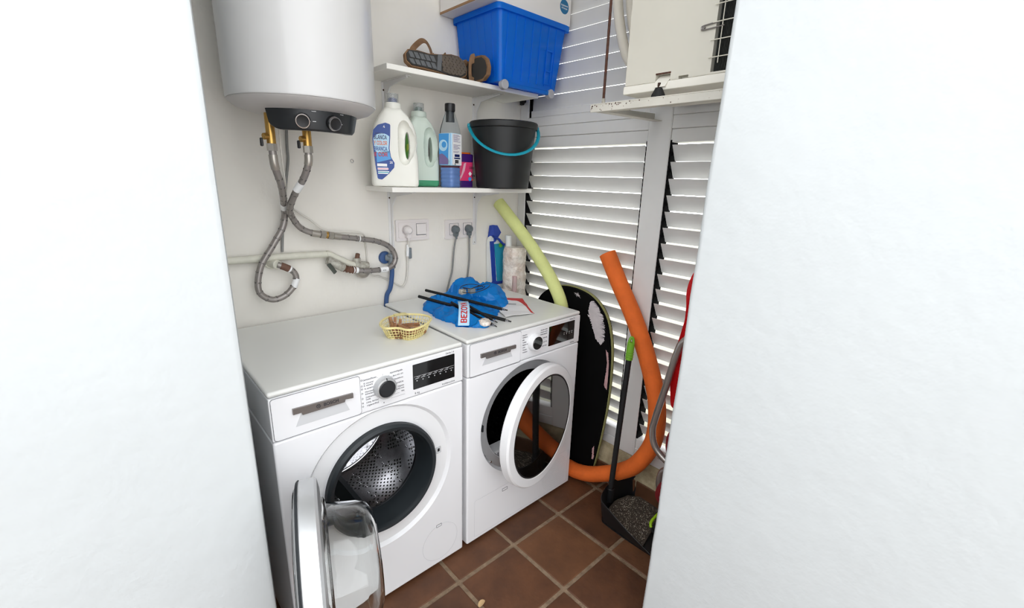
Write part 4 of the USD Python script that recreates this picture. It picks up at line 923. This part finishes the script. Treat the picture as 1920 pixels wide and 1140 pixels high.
# crumpled blue plastic wrap
def lump(c, r, n=4): m = trimesh.creation.icosphere(n, 1.0); m.apply_transform(np.diag([*r, 1])); m.apply_translation(c); return mf(m)
bag = m3.Manifold.batch_boolean([lump(c, r) for c, r in (((.315, -.205, .850), (.085, .075, .100)), ((.365, -.275, .852), (.075, .085, .072)), ((.245, -.215, .850), (.095, .070, .070)), ((.175, -.205, .850), (.060, .060, .034)), ((.145, -.265, .850), (.060, .085, .026)), ((.130, -.350, .850), (.055, .070, .026)), ((.120, -.425, .850), (.045, .065, .028)), ((.150, -.475, .850), (.035, .050, .022)), ((.230, -.42, .849), (.05, .06, .014)), ((.27, -.33, .848), (.10, .08, .03)))], m3.OpType.Add)
bag = bag - mf(bx(-1, 1, -1, 1, 0, MZ + .0006)); bag = bag.refine_to_length(.009)
v, f = arr(bag); t_ = trimesh.Trimesh(v, f, process=True)
t_ = trimesh.smoothing.filter_taubin(t_, iterations=12)
nv = np.array(t_.vertices); n_ = np.array(t_.vertex_normals)
q1 = meshkit.fbm(nv * np.array([14, 14, 10]), 3, 11); q2 = meshkit.fbm(nv * np.array([30, 22, 30]), 3, 23)
dsp = .020 * (1 - np.abs(2 * q1 - 1) * 3) * .6 + .012 * (1 - np.abs(2 * q2 - 1) * 3) * .6
nv = nv + n_ * dsp[:, None]
sc = spline([(.185, -.345, .899), (.162, -.380, .904), (.140, -.414, .900), (.118, -.444, .886), (.102, -.464, .866), (.092, -.476, .8510)], 8); wv_ = np.array([.0165, -.0125, 0])
RODS = [((.178, -.080, .893), (.264, -.495, .889), .0058), ((.106, -.140, .889), (.255, -.525, .8545), .0062), ((.190, -.360, .8895), (.196, -.520, .864), .0052), ((.160, -.30, .890), (.180, -.535, .8555), .0046)]
for a_, b_, r_ in RODS:
    a_, b_ = np.array(a_), np.array(b_); d_ = b_[:2] - a_[:2]; L_2 = d_ @ d_
    t2 = np.clip((nv[:, :2] - a_[:2]) @ d_ / L_2, 0, 1); dist = np.linalg.norm(nv[:, :2] - (a_[:2] + t2[:, None] * d_), axis=1); zr = a_[2] + (b_[2] - a_[2]) * t2
    lim = zr - r_ + .6 * np.maximum(0, dist - r_ * 1.6); nv[:, 2] = np.where(dist < .035, np.minimum(nv[:, 2], np.maximum(lim, MZ + .0008)), nv[:, 2])
dist = np.linalg.norm(nv[:, None, :2] - sc[None, :, :2], axis=2); k_ = dist.argmin(1); dm = dist.min(1)
lim = sc[k_, 2] - .0025 + .55 * np.maximum(0, dm - .024); nv[:, 2] = np.where(dm < .05, np.minimum(nv[:, 2], lim), nv[:, 2])
nv[:, 2] = np.maximum(nv[:, 2], MZ + .0008)
BB = thing('plastic_wrap', 'crumpled blue plastic wrap bundle with a printed strip on the dryer top', 'plastic wrap', (.25, -.3, MZ))
part('wrap', (nv, np.array(t_.faces)), 'bag_blue', BB, smooth=28)
# printed strip lying over the front of the bundle
def ribbon(c, half, th=.0012):
    half = np.asarray(half); V = np.vstack([c - half, c + half, c - half + [0, 0, th], c + half + [0, 0, th]]); n = len(c); F = []
    for i in range(n - 1):
        a, b, d, e = i, i + n, i + 2 * n, i + 3 * n; F += [[d, e, e + 1], [d, e + 1, d + 1], [a, a + 1, b + 1], [a, b + 1, b], [a, d, d + 1], [a, d + 1, a + 1], [b, b + 1, e + 1], [b, e + 1, e]]
    F += [[0, n, 3 * n], [0, 3 * n, 2 * n], [n - 1, 4 * n - 1, 2 * n - 1], [n - 1, 3 * n - 1, 4 * n - 1]]
    return V, np.array(F)
stp = part('printed_strip', ribbon(sc, wv_), 'lab_ice', BB)
i0 = len(sc) - 5; Xd = sc[6] - sc[-4]; Xd /= np.linalg.norm(Xd); Yd = -wv_ / np.linalg.norm(wv_); Yd = Yd - Xd * (Xd @ Yd); Yd /= np.linalg.norm(Yd)
tm = meshkit.text_mesh('BEZOYA', .0225, .0008, True); w_ = tm.bounds[1][0]; tm.apply_scale([.128 / w_, 1, 1])
tv, tf = arr(tm); Ls = np.concatenate([[0], np.cumsum(np.linalg.norm(np.diff(sc[::-1], axis=0), axis=1))]); cc = sc[::-1]
base = np.stack([np.interp(tv[:, 0] + .008, Ls, cc[:, k]) for k in range(3)], 1); Yn = -wv_ / np.linalg.norm(wv_) * -1
# letters climb the strip from its front end; their tops point to the left of the climb
left = np.array([-wv_[0], -wv_[1], 0]) / np.linalg.norm(wv_)
part('strip_print', (base + (tv[:, 1:2] - .0112) * left + np.array([0, 0, 1.]) * (tv[:, 2:3] + .0013), tf), 'lab_red', stp)
part('wrap_tail', noisy(trimesh.creation.icosphere(3, 1.).apply_transform(np.diag([.022, .026, .016, 1])).apply_translation([.150, -.525, MZ + .0165]), .008, 60, 3, clampz=MZ + .0006), 'film', BB)
def rod(label, P0, P1, r=.0058):
    P0, P1 = np.array(P0), np.array(P1); d = (P1 - P0) / np.linalg.norm(P1 - P0)
    t = thing('tent_rod', label, 'rod', P0)
    part('sleeve', cyl(P0, P1, r, 16), 'black_matt', t)
    part('ferrule', cyl(P1, P1 + d * .014, r * .75, 14), 'chrome', t)
    part('tip', cyl(P1 + d * .014, P1 + d * .024, r * .4, 10), 'black_plastic', t)
rod('black rod with a metal tip, highest of those across the blue wrap', (.178, -.080, .893), (.264, -.495, .889))
rod('black rod with a metal tip, its thick end sticking out leftmost from the blue wrap', (.106, -.140, .889), (.255, -.525, .8535), .0062)
rod('shorter black rod ending in the middle of the rod tips', (.190, -.360, .8895), (.196, -.520, .864), .0052)
rod('black rod whose tip lies frontmost, beside the clear wrap end', (.160, -.30, .890), (.180, -.535, .8545), .0046)
EC = thing('earphone_cable', 'coil of thin black cable with two grey connectors on the blue wrap', 'cable', (.24, -.3, .93))
cl = []
for a in np.linspace(0, 5.2 * PI, 90): cl.append((.262 + (.050 + .012 * math.sin(a * .37)) * math.cos(a) + .012 * math.sin(a * .21), -.315 + (.055 + .014 * math.cos(a * .29)) * math.sin(a), .936 - .025 * math.sin(a) * .3 + .010 * math.sin(a * 1.3)))
part('cable', tube(np.array(cl), .0014, 6), 'black_plastic', EC)
for x, y, z, m_ in ((.216, -.300, .924, 'valve_paint'), (.240, -.330, .930, 'grey_plastic')): part('connector', rbox(x - .013, x + .013, y - .011, y + .011, z - .008, z + .012, .003, 2), m_, EC)
# leaflet with a red band
LF = thing('leaflet', 'creased white leaflet with a torn red border lying on the dryer top', 'leaflet', (.42, -.40, MZ))
def sheet(poly, n=18, z0=MZ + .0012, amp=.008, th=.0009, seed=5):
    P = Polygon(poly); m = trimesh.creation.extrude_polygon(P, th, engine='earcut'); m = mf(m).refine_to_length(.012); v, f = arr(m)
    v[:, 2] += z0 + amp * np.clip(meshkit.fbm(np.column_stack([v[:, 0] * 14, v[:, 1] * 14, np.zeros(len(v))]), 3, seed) - .38, 0, 1) * 2
    return v, f
part('paper', sheet([(.430, -.275), (.446, -.262), (.520, -.335), (.470, -.430), (.412, -.520), (.345, -.512), (.284, -.492), (.318, -.415), (.37, -.33)]), 'paper', LF, smooth=20)
part('red_border', sheet([(.446, -.262), (.470, -.283), (.500, -.297), (.531, -.328), (.500, -.378), (.487, -.40), (.470, -.425), (.452, -.450), (.436, -.480), (.410, -.528), (.416, -.500), (.440, -.455), (.460, -.420), (.478, -.385), (.487, -.350), (.462, -.305)], z0=MZ + .0024), 'paper_red', LF, smooth=20)
part('paper_print', cat(*[(lambda q: (q[0], q[1]))(sheet([(x, y), (x + .045, y - .055), (x + .048, y - .052), (x + .003, y + .003)], z0=MZ + .0024, th=.0006)) for x, y in ((.40, -.325), (.39, -.335))]), 'print_grey', LF)

# ================================================================ IN THE CORNER
PK = thing('rolled_mat', 'pinkish rolled mat wrapped in crinkled clear film, standing in the louvre corner', 'rolled mat', (.685, -.105, 0))
th_ = np.linspace(0, 2 * PI, 40, endpoint=False); rr_ = []
for z in np.linspace(.001, 1.052, 60):
    cx, cy = .690 - .012 * z, -.120 + .010 * z; k = 1 if z < 1.02 else 1 - (z - 1.02) * 4
    q = np.stack([cx + .062 * k * np.cos(th_), cy + .056 * k * np.sin(th_), np.full(40, z)], 1); d = (meshkit.fbm(q * np.array([26, 26, 20]), 3, 9) - .5) * .016
    q[:, 0] += d * np.cos(th_); q[:, 1] += d * np.sin(th_); rr_.append(q)
part('film_wrap', loft(rr_), 'film', PK, smooth=50)
part('mat_roll', cat(tube(np.array([(.648, -.165, .002), (.638, -.158, .915)]), .013, 14, ry=.8)), 'mat_pink', PK)
part('cardboard_core', cyl((.670, -.075, 1.0), (.668, -.070, 1.105), .016, 24), 'bag_white', PK)
BG = thing('striped_bag', 'tall folded bag with dark blue, white and turquoise stripes leaning in the corner', 'bag', (.62, -.03, 0))
def strip_(xb0, xb1, xt0, xt1, z1, m, yoff=0, nm='stripe', z0=.86):
    P = [(xb0, z0), (xb1, z0), (xt1, z1), (xt0, z1)]; part(nm, place(extrude(Polygon(P), .004), (0, -.030 - yoff, 0), FX, FZ), m, BG)
part('bag_body', hull([(x, y, z) for (x, z) in ((.616, 0), (.690, 0), (.6085, .85), (.690, .85), (.578, 1.06), (.592, 1.10), (.680, 1.05)) for y in (-.006, -.030)]), 'bag_white', BG)
strip_(.602, .627, .580, .604, 1.075, 'bag_bluestripe', .0); strip_(.634, .688, .608, .675, 1.06, 'bag_teal', .0)
part('bag_hem', rbox(.596, .690, -.036, -.004, .8495, .868, .004), 'bag_bluestripe', BG)
part('bag_neck', hull([(.585, -.004, 1.06), (.612, -.036, 1.07), (.597, -.006, 1.150), (.626, -.034, 1.152), (.60, -.03, 1.155), (.655, -.03, 1.115), (.640, -.01, 1.09)]), 'bag_bluestripe', BG)
part('bag_fold', tube(spline([(.596, -.036, 1.10), (.625, -.046, 1.085), (.652, -.05, 1.06), (.690, -.05, 1.052)], 6), [.012] * 19, 12, ry=.5), 'bag_bluestripe', BG)
part('leaf_print', place(extrude(Point(0, 0).buffer(.012, 10), .001), (.638, -.047, 1.055), FX, FZ), 'lab_green', BG)
# pool noodles
gn = spline([(.626, -.040, 1.262), (.636, -.125, 1.188), (.648, -.228, 1.097), (.656, -.318, 1.008), (.660, -.395, .921), (.662, -.451, .829), (.660, -.475, .70), (.656, -.470, .5), (.652, -.455, .25), (.650, -.44, .034)], 10)
solo('pool_noodle', tube(gn, .0295, 28), 'noodle_green', 'pale yellow-green pool noodle leaning in the louvre corner behind the dryer', 'pool noodle')
on_ = spline([(.742, -.622, 1.082), (.742, -.692, .970), (.738, -.788, .830), (.734, -.876, .667), (.728, -.938, .505), (.718, -.948, .345), (.702, -.893, .212), (.690, -.82, .140), (.680, -.755, .098), (.668, -.68, .060), (.660, -.61, .042), (.657, -.56, .040)], 12)
v, f = arr(tube(on_, .0355, 30)); v[:, 0] = np.minimum(v[:, 0], LX - .008)
solo('pool_noodle', (v, f), 'noodle_orange', 'orange pool noodle curving down the louvres and along the floor', 'pool noodle')
# bodyboard
BD = thing('bodyboard', 'worn black bodyboard with torn skin standing behind the dryer', 'bodyboard', (.72, -.46, 0))
bo = Polygon(spline(np.array([(-.645, .012, 0), (-.668, .07, 0), (-.690, .22, 0), (-.707, .40, 0), (-.708, .56, 0), (-.694, .70, 0), (-.652, .815, 0), (-.565, .888, 0), (-.44, .908, 0), (-.33, .882, 0), (-.25, .815, 0), (-.21, .70, 0), (-.20, .55, 0), (-.20, .40, 0), (-.22, .22, 0), (-.245, .07, 0), (-.27, .012, 0), (-.46, .008, 0), (-.645, .012, 0)]), 6)[:-1, :2]).buffer(0)
tl_ = lambda m, z0=0: None
def board(poly, x0, th_b, bev=0.):
    """polygon in (y,z) lying in a plane parallel to the louvres, from x0 outwards by th"""
    m = extrude(poly, th_b); v, f = arr(m); tilt = .022
    return np.stack([x0 + v[:, 2] + v[:, 1] * tilt, v[:, 0], v[:, 1]], 1), f[:, ::-1]
sk_ = .7; 
part('skin', board(bo.buffer(-.004), .7005, .034), 'board_black', BD)
part('rail_band', board(bo.difference(bo.buffer(-.005)), .714, .012), 'board_rim', BD)
def torn(poly, seed, amp=.014, n=140, spikes=True):
    P = Polygon(poly); pts = []; r = np.random.default_rng(seed)
    for t in np.arange(n) / n:
        q = np.array(P.exterior.interpolate(t, True).coords[0]); c = np.array(P.centroid.coords[0]); pts.append(q + (c - q) / np.linalg.norm(c - q) * amp * abs(r.normal()) * (1 if spikes else .4))
    return Polygon(pts).buffer(0).intersection(bo.buffer(-.006))
pt = torn([(-.588, .879), (-.568, .863), (-.559, .801), (-.588, .756), (-.617, .698), (-.648, .677), (-.666, .705), (-.662, .768), (-.646, .815), (-.613, .856)], 1, .005)
part('bare_foam', board(pt, .6994, .0012), 'foam_pale', BD)
part('bare_foam', board(torn([(-.676, .67), (-.690, .612), (-.686, .50), (-.704, .48), (-.704, .59), (-.690, .66)], 4, .003), .6994, .0012), 'foam_pink', BD)
part('bare_foam', board(torn([(-.668, .19), (-.674, .12), (-.660, .11), (-.657, .17)], 6, .004, 40), .6994, .0012), 'foam_pink', BD)
part('bare_foam', board(torn([(-.47, .885), (-.50, .89), (-.515, .865), (-.485, .868)], 8, .008, 60), .6994, .0012), 'foam_pale', BD)
rs_ = np.random.default_rng(12); cr = []
pcv = np.array([(-.588, .879), (-.613, .856), (-.646, .815), (-.662, .768), (-.666, .705)])
for k in range(34):
    t = rs_.uniform(0, 3.99); q0 = pcv[int(t)] + (pcv[int(t) + 1] - pcv[int(t)]) * (t % 1); a = rs_.uniform(-.5, .5) + PI * .9; L = rs_.uniform(.012, .034); d = np.array([-math.cos(a), math.sin(a) * .6 - .15])
    q1 = q0 + d * L; n2 = np.array([-d[1], d[0]]) * .0011
    g_ = Polygon([q0 + n2, q1, q0 - n2]).intersection(bo.buffer(-.004))
    if g_.area > 0: cr.append(board(g_, .6988, .0005))
part('torn_edge', cat(*cr), 'board_black', BD, kind='stuff', smooth=False)
# long-handled dustpan
DP = thing('dustpan', 'black long-handled dustpan full of dust with a green handle grip', 'dustpan', (.64, -.95, 0))
def pan():
    O, I = [], []
    zb = .004
    outl = []
    for t in np.linspace(0, 1, 41):      # wall path from front-left lip round the back to front-right
        if t < .3: k = t / .3; x, y, h = .512 - .004 * math.sin(k * PI), -1.100 + .215 * k, .012 + .085 * k
        elif t < .7: k = (t - .3) / .4; a = PI - k * PI; x, y, h = .640 + .128 * math.cos(a), -.885 + .058 * math.sin(a) ** .8, .097 + .018 * math.sin(k * PI)
        else: k = (t - .7) / .3; x, y, h = .768 + .004 * math.sin(k * PI), -.885 - .215 * k, .097 - .085 * k
        outl.append((x, y, h))
    outl = np.array(outl); c = np.array([.640, -.96]); n = len(outl); V = []
    for x, y, h in outl:
        d = np.array([x, y]) - c; d /= np.linalg.norm(d); i = np.array([x, y]) - d * .004
        V += [(x - d[0] * .01, y - d[1] * .01, .001), (x, y, h * .5), (x + d[0] * .006, y + d[1] * .006, h), (x + d[0] * .003, y + d[1] * .003, h + .003), (i[0] + d[0] * .004, i[1] + d[1] * .004, h), (i[0] - d[0] * .008, i[1] - d[1] * .008, .006)]
    V = np.array(V); F = []
    for k in range(n - 1):
        for j in range(5): a, b = k * 6 + j, k * 6 + j + 1; F += [[a, b, b + 6], [a, b + 6, a + 6]]
    wall = (V, np.array(F))
    bot = extrude(Polygon([(x, y) for x, y, h in outl]).buffer(-.006), .004)
    v, f = arr(bot); v[:, 2] += .001
    return cat(wall, (v, f))
part('pan', pan(), 'black_plastic', DP, smooth=50)
dp_ = Polygon([(.525, -1.06), (.527, -.90), (.56, -.86), (.64, -.842), (.72, -.86), (.753, -.90), (.755, -1.06), (.70, -1.03), (.6, -1.045)])
m = trimesh.creation.extrude_polygon(dp_, .005, engine='earcut'); m = mf(m).refine_to_length(.012); v, f = arr(m); k = v[:, 2] > .002
v[k, 2] += .012 * meshkit.fbm(np.column_stack([v[k, 0] * 22, v[k, 1] * 22, np.zeros(k.sum())]), 3, 2) + .012 * np.clip((v[k, 1] + 1.06) / .2, 0, 1); v[:, 2] += .0055
DU = thing('dust_pile', 'grey floor dust and crumbs collected inside the dustpan', 'dust', (.64, -.95, .006), kind='stuff')
part('dust', (v, f), 'dust', DU, kind='stuff')
gr = []
r2 = np.random.default_rng(3)
for _ in range(700):
    x, y = r2.uniform(.53, .75), r2.uniform(-1.05, -.86)
    if not dp_.buffer(-.008).contains(Point(x, y)): continue
    m = trimesh.creation.icosahedron(); m.apply_scale(r2.uniform(.0006, .0017)); z = .0105 + .012 * float(meshkit.fbm(np.array([[x * 22, y * 22, 0.]]), 3, 2)[0]) + .012 * min(max((y + 1.06) / .2, 0), 1); m.apply_translation([x, y, z + .0005]); gr.append(m)
part('grit', cat(*gr), 'grit', DU, kind='stuff', smooth=False)
h0, h1 = np.array([.607, -.838, .062]), np.array([.652, -.834, .700])
part('handle_socket', cyl(h0 + (h1 - h0) * -.03, h0 + (h1 - h0) * .07, .0165, 18), 'black_plastic', DP)
part('handle', cyl(h0, h1, .0115, 20), 'black_matt', DP)
dd = (h1 - h0) / np.linalg.norm(h1 - h0)
part('grip', cat(cyl(h1 - dd * .012, h1 + dd * .062, .0145, 20), *[lathe([(.0143, 0), (.0162, .002), (.0143, .004)], h1 + dd * q, dd, 20) for q in (.0, .010, .020)]), 'handle_green', DP)
lpz = [h1 + dd * (.055 + .028 * math.sin(a)) + np.array([.7, -.7, 0]) * .009 * math.cos(a) for a in np.linspace(-.4, PI + .4, 16)]
part('hanging_loop', tube(np.array(lpz), .0052, 12), 'handle_green', DP)
BR = thing('hand_brush', 'black brush with a bright lime edge lying in the dustpan', 'brush', (.66, -1.06, .02))
part('brush_block', rbox(.600, .720, -1.085, -1.045, .022, .060, .008, 2), 'black_matt', BR)
part('lime_edge', tube(spline([(.596, -1.048, .052), (.605, -1.040, .063), (.64, -1.036, .068), (.70, -1.036, .066), (.722, -1.044, .058)], 6), .006, 12), 'lime_plastic', BR)

# folding beach chair behind the pier
CH = thing('folding_chair', 'folded beach chair with aluminium tubes and bright red sling, half hidden by the pier', 'chair', (.62, -1.1, 0))
def rtube(P, r, m, nm='tube'): part(nm, tube(spline(P, 8), r, 16), m, CH)
rtube([(.600, -1.130, .90), (.600, -1.075, .850), (.600, -1.055, .80), (.600, -1.030, .66), (.600, -1.005, .52), (.600, -1.000, .465), (.600, -1.012, .415), (.602, -1.040, .382), (.605, -1.09, .355), (.608, -1.16, .335), (.61, -1.225, .325)], .0125, 'tube_alu', 'arm_tube')
rtube([(.640, -1.225, .98), (.640, -1.12, .86), (.640, -1.085, .78), (.640, -1.07, .66), (.642, -1.06, .52), (.642, -1.075, .40), (.645, -1.12, .36)], .011, 'tube_alu', 'frame_tube')
rtube([(.650, -1.225, .34), (.650, -1.10, .315), (.650, -1.045, .29), (.650, -1.030, .25), (.65, -1.034, .20), (.65, -1.06, .15), (.65, -1.13, .06), (.65, -1.21, .014)], .0125, 'tube_alu', 'leg_tube')
rtube([(.668, -1.23, 1.12), (.668, -1.19, 1.0), (.668, -1.18, .5), (.668, -1.185, .05), (.668, -1.19, .012)], .0115, 'tube_alu', 'back_tube')
def sling(path, x, th=.006):
    V = []; P = np.array(path); c = spline(np.column_stack([P, np.zeros(len(P))]), 8)[:, :2]
    poly = Polygon(np.vstack([c, [(-1.232, c[-1][1]), (-1.232, c[0][1])]]))
    m = extrude(poly.buffer(0), th); m = mf(m).refine_to_length(.03); v, f = arr(m)
    b = .010 * np.sin(v[:, 1] * 24) + .008 * np.sin(v[:, 0] * 40)
    return np.stack([x + v[:, 2] + b, v[:, 0], v[:, 1]], 1), f[:, ::-1]
part('back_sling', sling([(-1.085, 1.104), (-1.060, 1.090), (-1.050, 1.06), (-1.048, 1.022), (-1.055, .967), (-1.052, .917), (-1.043, .874), (-1.034, .81), (-1.032, .727), (-1.034, .641), (-1.040, .578), (-1.064, .562)], .622), 'sling_red', CH)
part('seat_sling', sling([(-1.08, .50), (-1.052, .47), (-1.044, .42), (-1.048, .36), (-1.07, .34)], .630), 'fabric_darkred', CH)
part('strap', rbox(.605, .640, -1.20, -1.078, .818, .832, .003), 'fabric_darkred', CH)
part('strap', rbox(.605, .640, -1.20, -1.070, .655, .668, .003), 'fabric_darkred', CH)
part('foot_sling', sling([(-1.07, .26), (-1.040, .235), (-1.028, .19), (-1.034, .15), (-1.06, .12)], .640), 'fabric_darkred', CH)

# ================================================================ AIR CONDITIONER ON ITS FRAME
AC = thing('air_conditioner', 'beige outdoor air conditioning unit mounted high against the louvres', 'air conditioner', (.585, -1.0, 1.64))
ax0, ax1, ay0, ay1 = .44, .735, -1.23, -.846
body = mf(rbox(ax0, ax1, ay0, ay1, 1.664, 2.24, .004, 2)) - mf(bx(ax0 - .01, ax0 + .03, -1.0, -.953, 1.655, 1.685)) - mf(bx(ax0 - .01, ax0 + .02, -1.055, -1.026, 1.655, 1.6725)) - mf(bx(ax0 - .01, ax0 + .02, -1.20, -1.117, 1.670, 2.20))
part('casing', body, 'ac_beige', AC)
part('base_pan', rbox(ax0 - .004, ax1 + .002, ay0 - .002, ay1 + .002, 1.640, 1.664, .004, 2), 'ac_pan', AC)
part('coil', bx(ax0 + .016, ax0 + .0195, -1.199, -1.118, 1.671, 2.199), 'coil_dark', AC)
part('coil_fins', cat(*[bx(ax0 + .009, ax0 + .016, -1.198 + i * .004, -1.1975 + i * .004, 1.672, 2.198) for i in range(20)]), 'coil_dark', AC, kind='stuff', smooth=False)
gw = [tube(np.array([(ax0 - .003, y, 1.69), (ax0 - .003, y, 2.19)]), .0014, 6) for y in (-1.135, -1.185)] + [tube(np.array([(ax0 - .0045, -1.109, z), (ax0 - .0045, -1.205, z)]), .0014, 6) for z in np.arange(1.705, 2.18, .042)]
part('wire_guard', cat(*gw), 'wire_guard', AC)
part('guard_clip', cat(tube(spline([(ax0 - .003, -1.14, 1.790), (ax0 - .004, -1.085, 1.786), (ax0 - .004, -1.080, 1.781), (ax0 - .004, -1.085, 1.776), (ax0 - .003, -1.14, 1.778)], 6), .0018, 8), cyl((ax0 - .006, -1.085, 1.781), (ax0, -1.085, 1.781), .004, 12)), 'chrome_dark', AC)
part('rust_edge', rbox(ax0 - .0006, ax0 + .002, -1.001, -.952, 1.6835, 1.688, .0005), 'rust', AC)
part('foot_plate', hull([(ax0 - .004, -.998, 1.664), (ax0 - .004, -.955, 1.664), (ax0 + .02, -.998, 1.684), (ax0 + .02, -.955, 1.684), (ax0 - .012, -.992, 1.648), (ax0 - .012, -.960, 1.648), (ax0 + .01, -.992, 1.645), (ax0 + .01, -.960, 1.645)]), 'ac_pan', AC)
rf = part('rubber_foot', lathe([(0, 0), (.020, 0), (.020, .006), (.012, .022), (.010, .026), (0, .026)], (ax0 - .008, -.972, 1.6195), (0, 0, 1), 28), 'black_matt', AC)
part('foot_bolt', cyl((ax0 - .008, -.972, 1.645), (ax0 - .008, -.972, 1.66), .0045, 10), 'rust', rf)
PI_ = thing('refrigerant_pipe', 'pair of white foam-covered pipes running up beside the air conditioner', 'pipe', (.62, -.70, 1.73))
for dx, dy in ((0, 0), (.030, -.034)):
    part('insulated_pipe', tube(spline([(.62 + dx, -.652 + dy, 2.45), (.62 + dx, -.655 + dy, 2.10), (.62 + dx, -.660 + dy, 1.99), (.62 + dx, -.680 + dy, 1.90), (.62 + dx, -.712 + dy, 1.815), (.62 + dx, -.750 + dy * .6, 1.765)], 8), .0175, 20), 'pipe_foam', PI_)
part('service_valve', cat(cyl((.62, -.745, 1.772), (.625, -.80, 1.742), .013, 16), cyl((.618, -.765, 1.75), (.612, -.758, 1.722), .016, 18), cyl((.66, -.79, 1.752), (.66, -.845, 1.74), .012, 16), cyl((.625, -.79, 1.747), (.64, -.845, 1.735), .011, 14)), 'coil_dark', PI_)
BRK = thing('support_frame', 'white steel angle frame with rust spots carrying the air conditioner', 'bracket', (.6, -1.0, 1.60))
part('front_rail', cat(rbox(.408, .412, -1.232, -.742, 1.594, 1.6155, .001), rbox(.408, .448, -1.232, -.742, 1.6155, 1.6192, .001)), 'bracket_iron', BRK)
part('front_lip', rbox(.4125, .446, -1.232, -.752, 1.596, 1.5985, .001), 'bracket_iron', BRK)
part('arm', hull([(.412, -.752, 1.5985), (.412, -.748, 1.5985), (.412, -.752, 1.6155), (.412, -.748, 1.6155), (.788, -.752, 1.606), (.788, -.748, 1.606), (.788, -.752, 1.632), (.788, -.748, 1.632)]), 'bracket_iron', BRK)
part('arm_flange', hull([(.412, -.752, 1.596), (.412, -.785, 1.596), (.412, -.752, 1.5982), (.412, -.785, 1.5982), (.788, -.752, 1.603), (.788, -.785, 1.603), (.788, -.752, 1.6055), (.788, -.785, 1.6055)]), 'bracket_iron', BRK)
rs = []
for k in range(42):
    y = -.745 - abs(rng.normal(0, .11)) if k < 30 else rng.uniform(-1.2, -.75); z = rng.uniform(1.609, 1.6155) if k % 3 else rng.uniform(1.597, 1.6155); r = rng.uniform(.0006, .0022)
    rs.append(place(extrude(Polygon(disc(r, 7)), .0004), (.4078, max(y, -1.22), z), (0, -1, 0), FZ))
for k in range(16): rs.append(place(extrude(Polygon(disc(rng.uniform(.001, .004), 7)), .0004), (rng.uniform(.6, .775), -.7476, rng.uniform(1.612, 1.628)), (-1, 0, 0), FZ))
part('rust_spots', cat(*rs), 'rust', BRK, kind='stuff', smooth=False)
part('hanger_rod', cyl((.420, -.784, 1.616), (.420, -.784, 2.6), .0042, 12), 'rust', BRK)
part('hanger_nut', cyl((.420, -.784, 1.6195), (.420, -.784, 1.634), .006, 6), 'valve_paint', BRK)

# dry leaf on the floor
lfm = trimesh.creation.icosphere(3, 1.0); lfm.apply_transform(np.diag([.016, .009, .0012, 1])); v, f = arr(lfm); v[:, 2] += .004 * (v[:, 1] / .009) ** 2 + .003; v = v @ trimesh.transformations.rotation_matrix(.3, [0, 0, 1])[:3, :3].T + np.array([-.097, -.834, .0008])
solo('dry_leaf', (v, f), 'leaf_tan', 'curled tan dry leaf on the tiles before the washing machine', 'leaf')
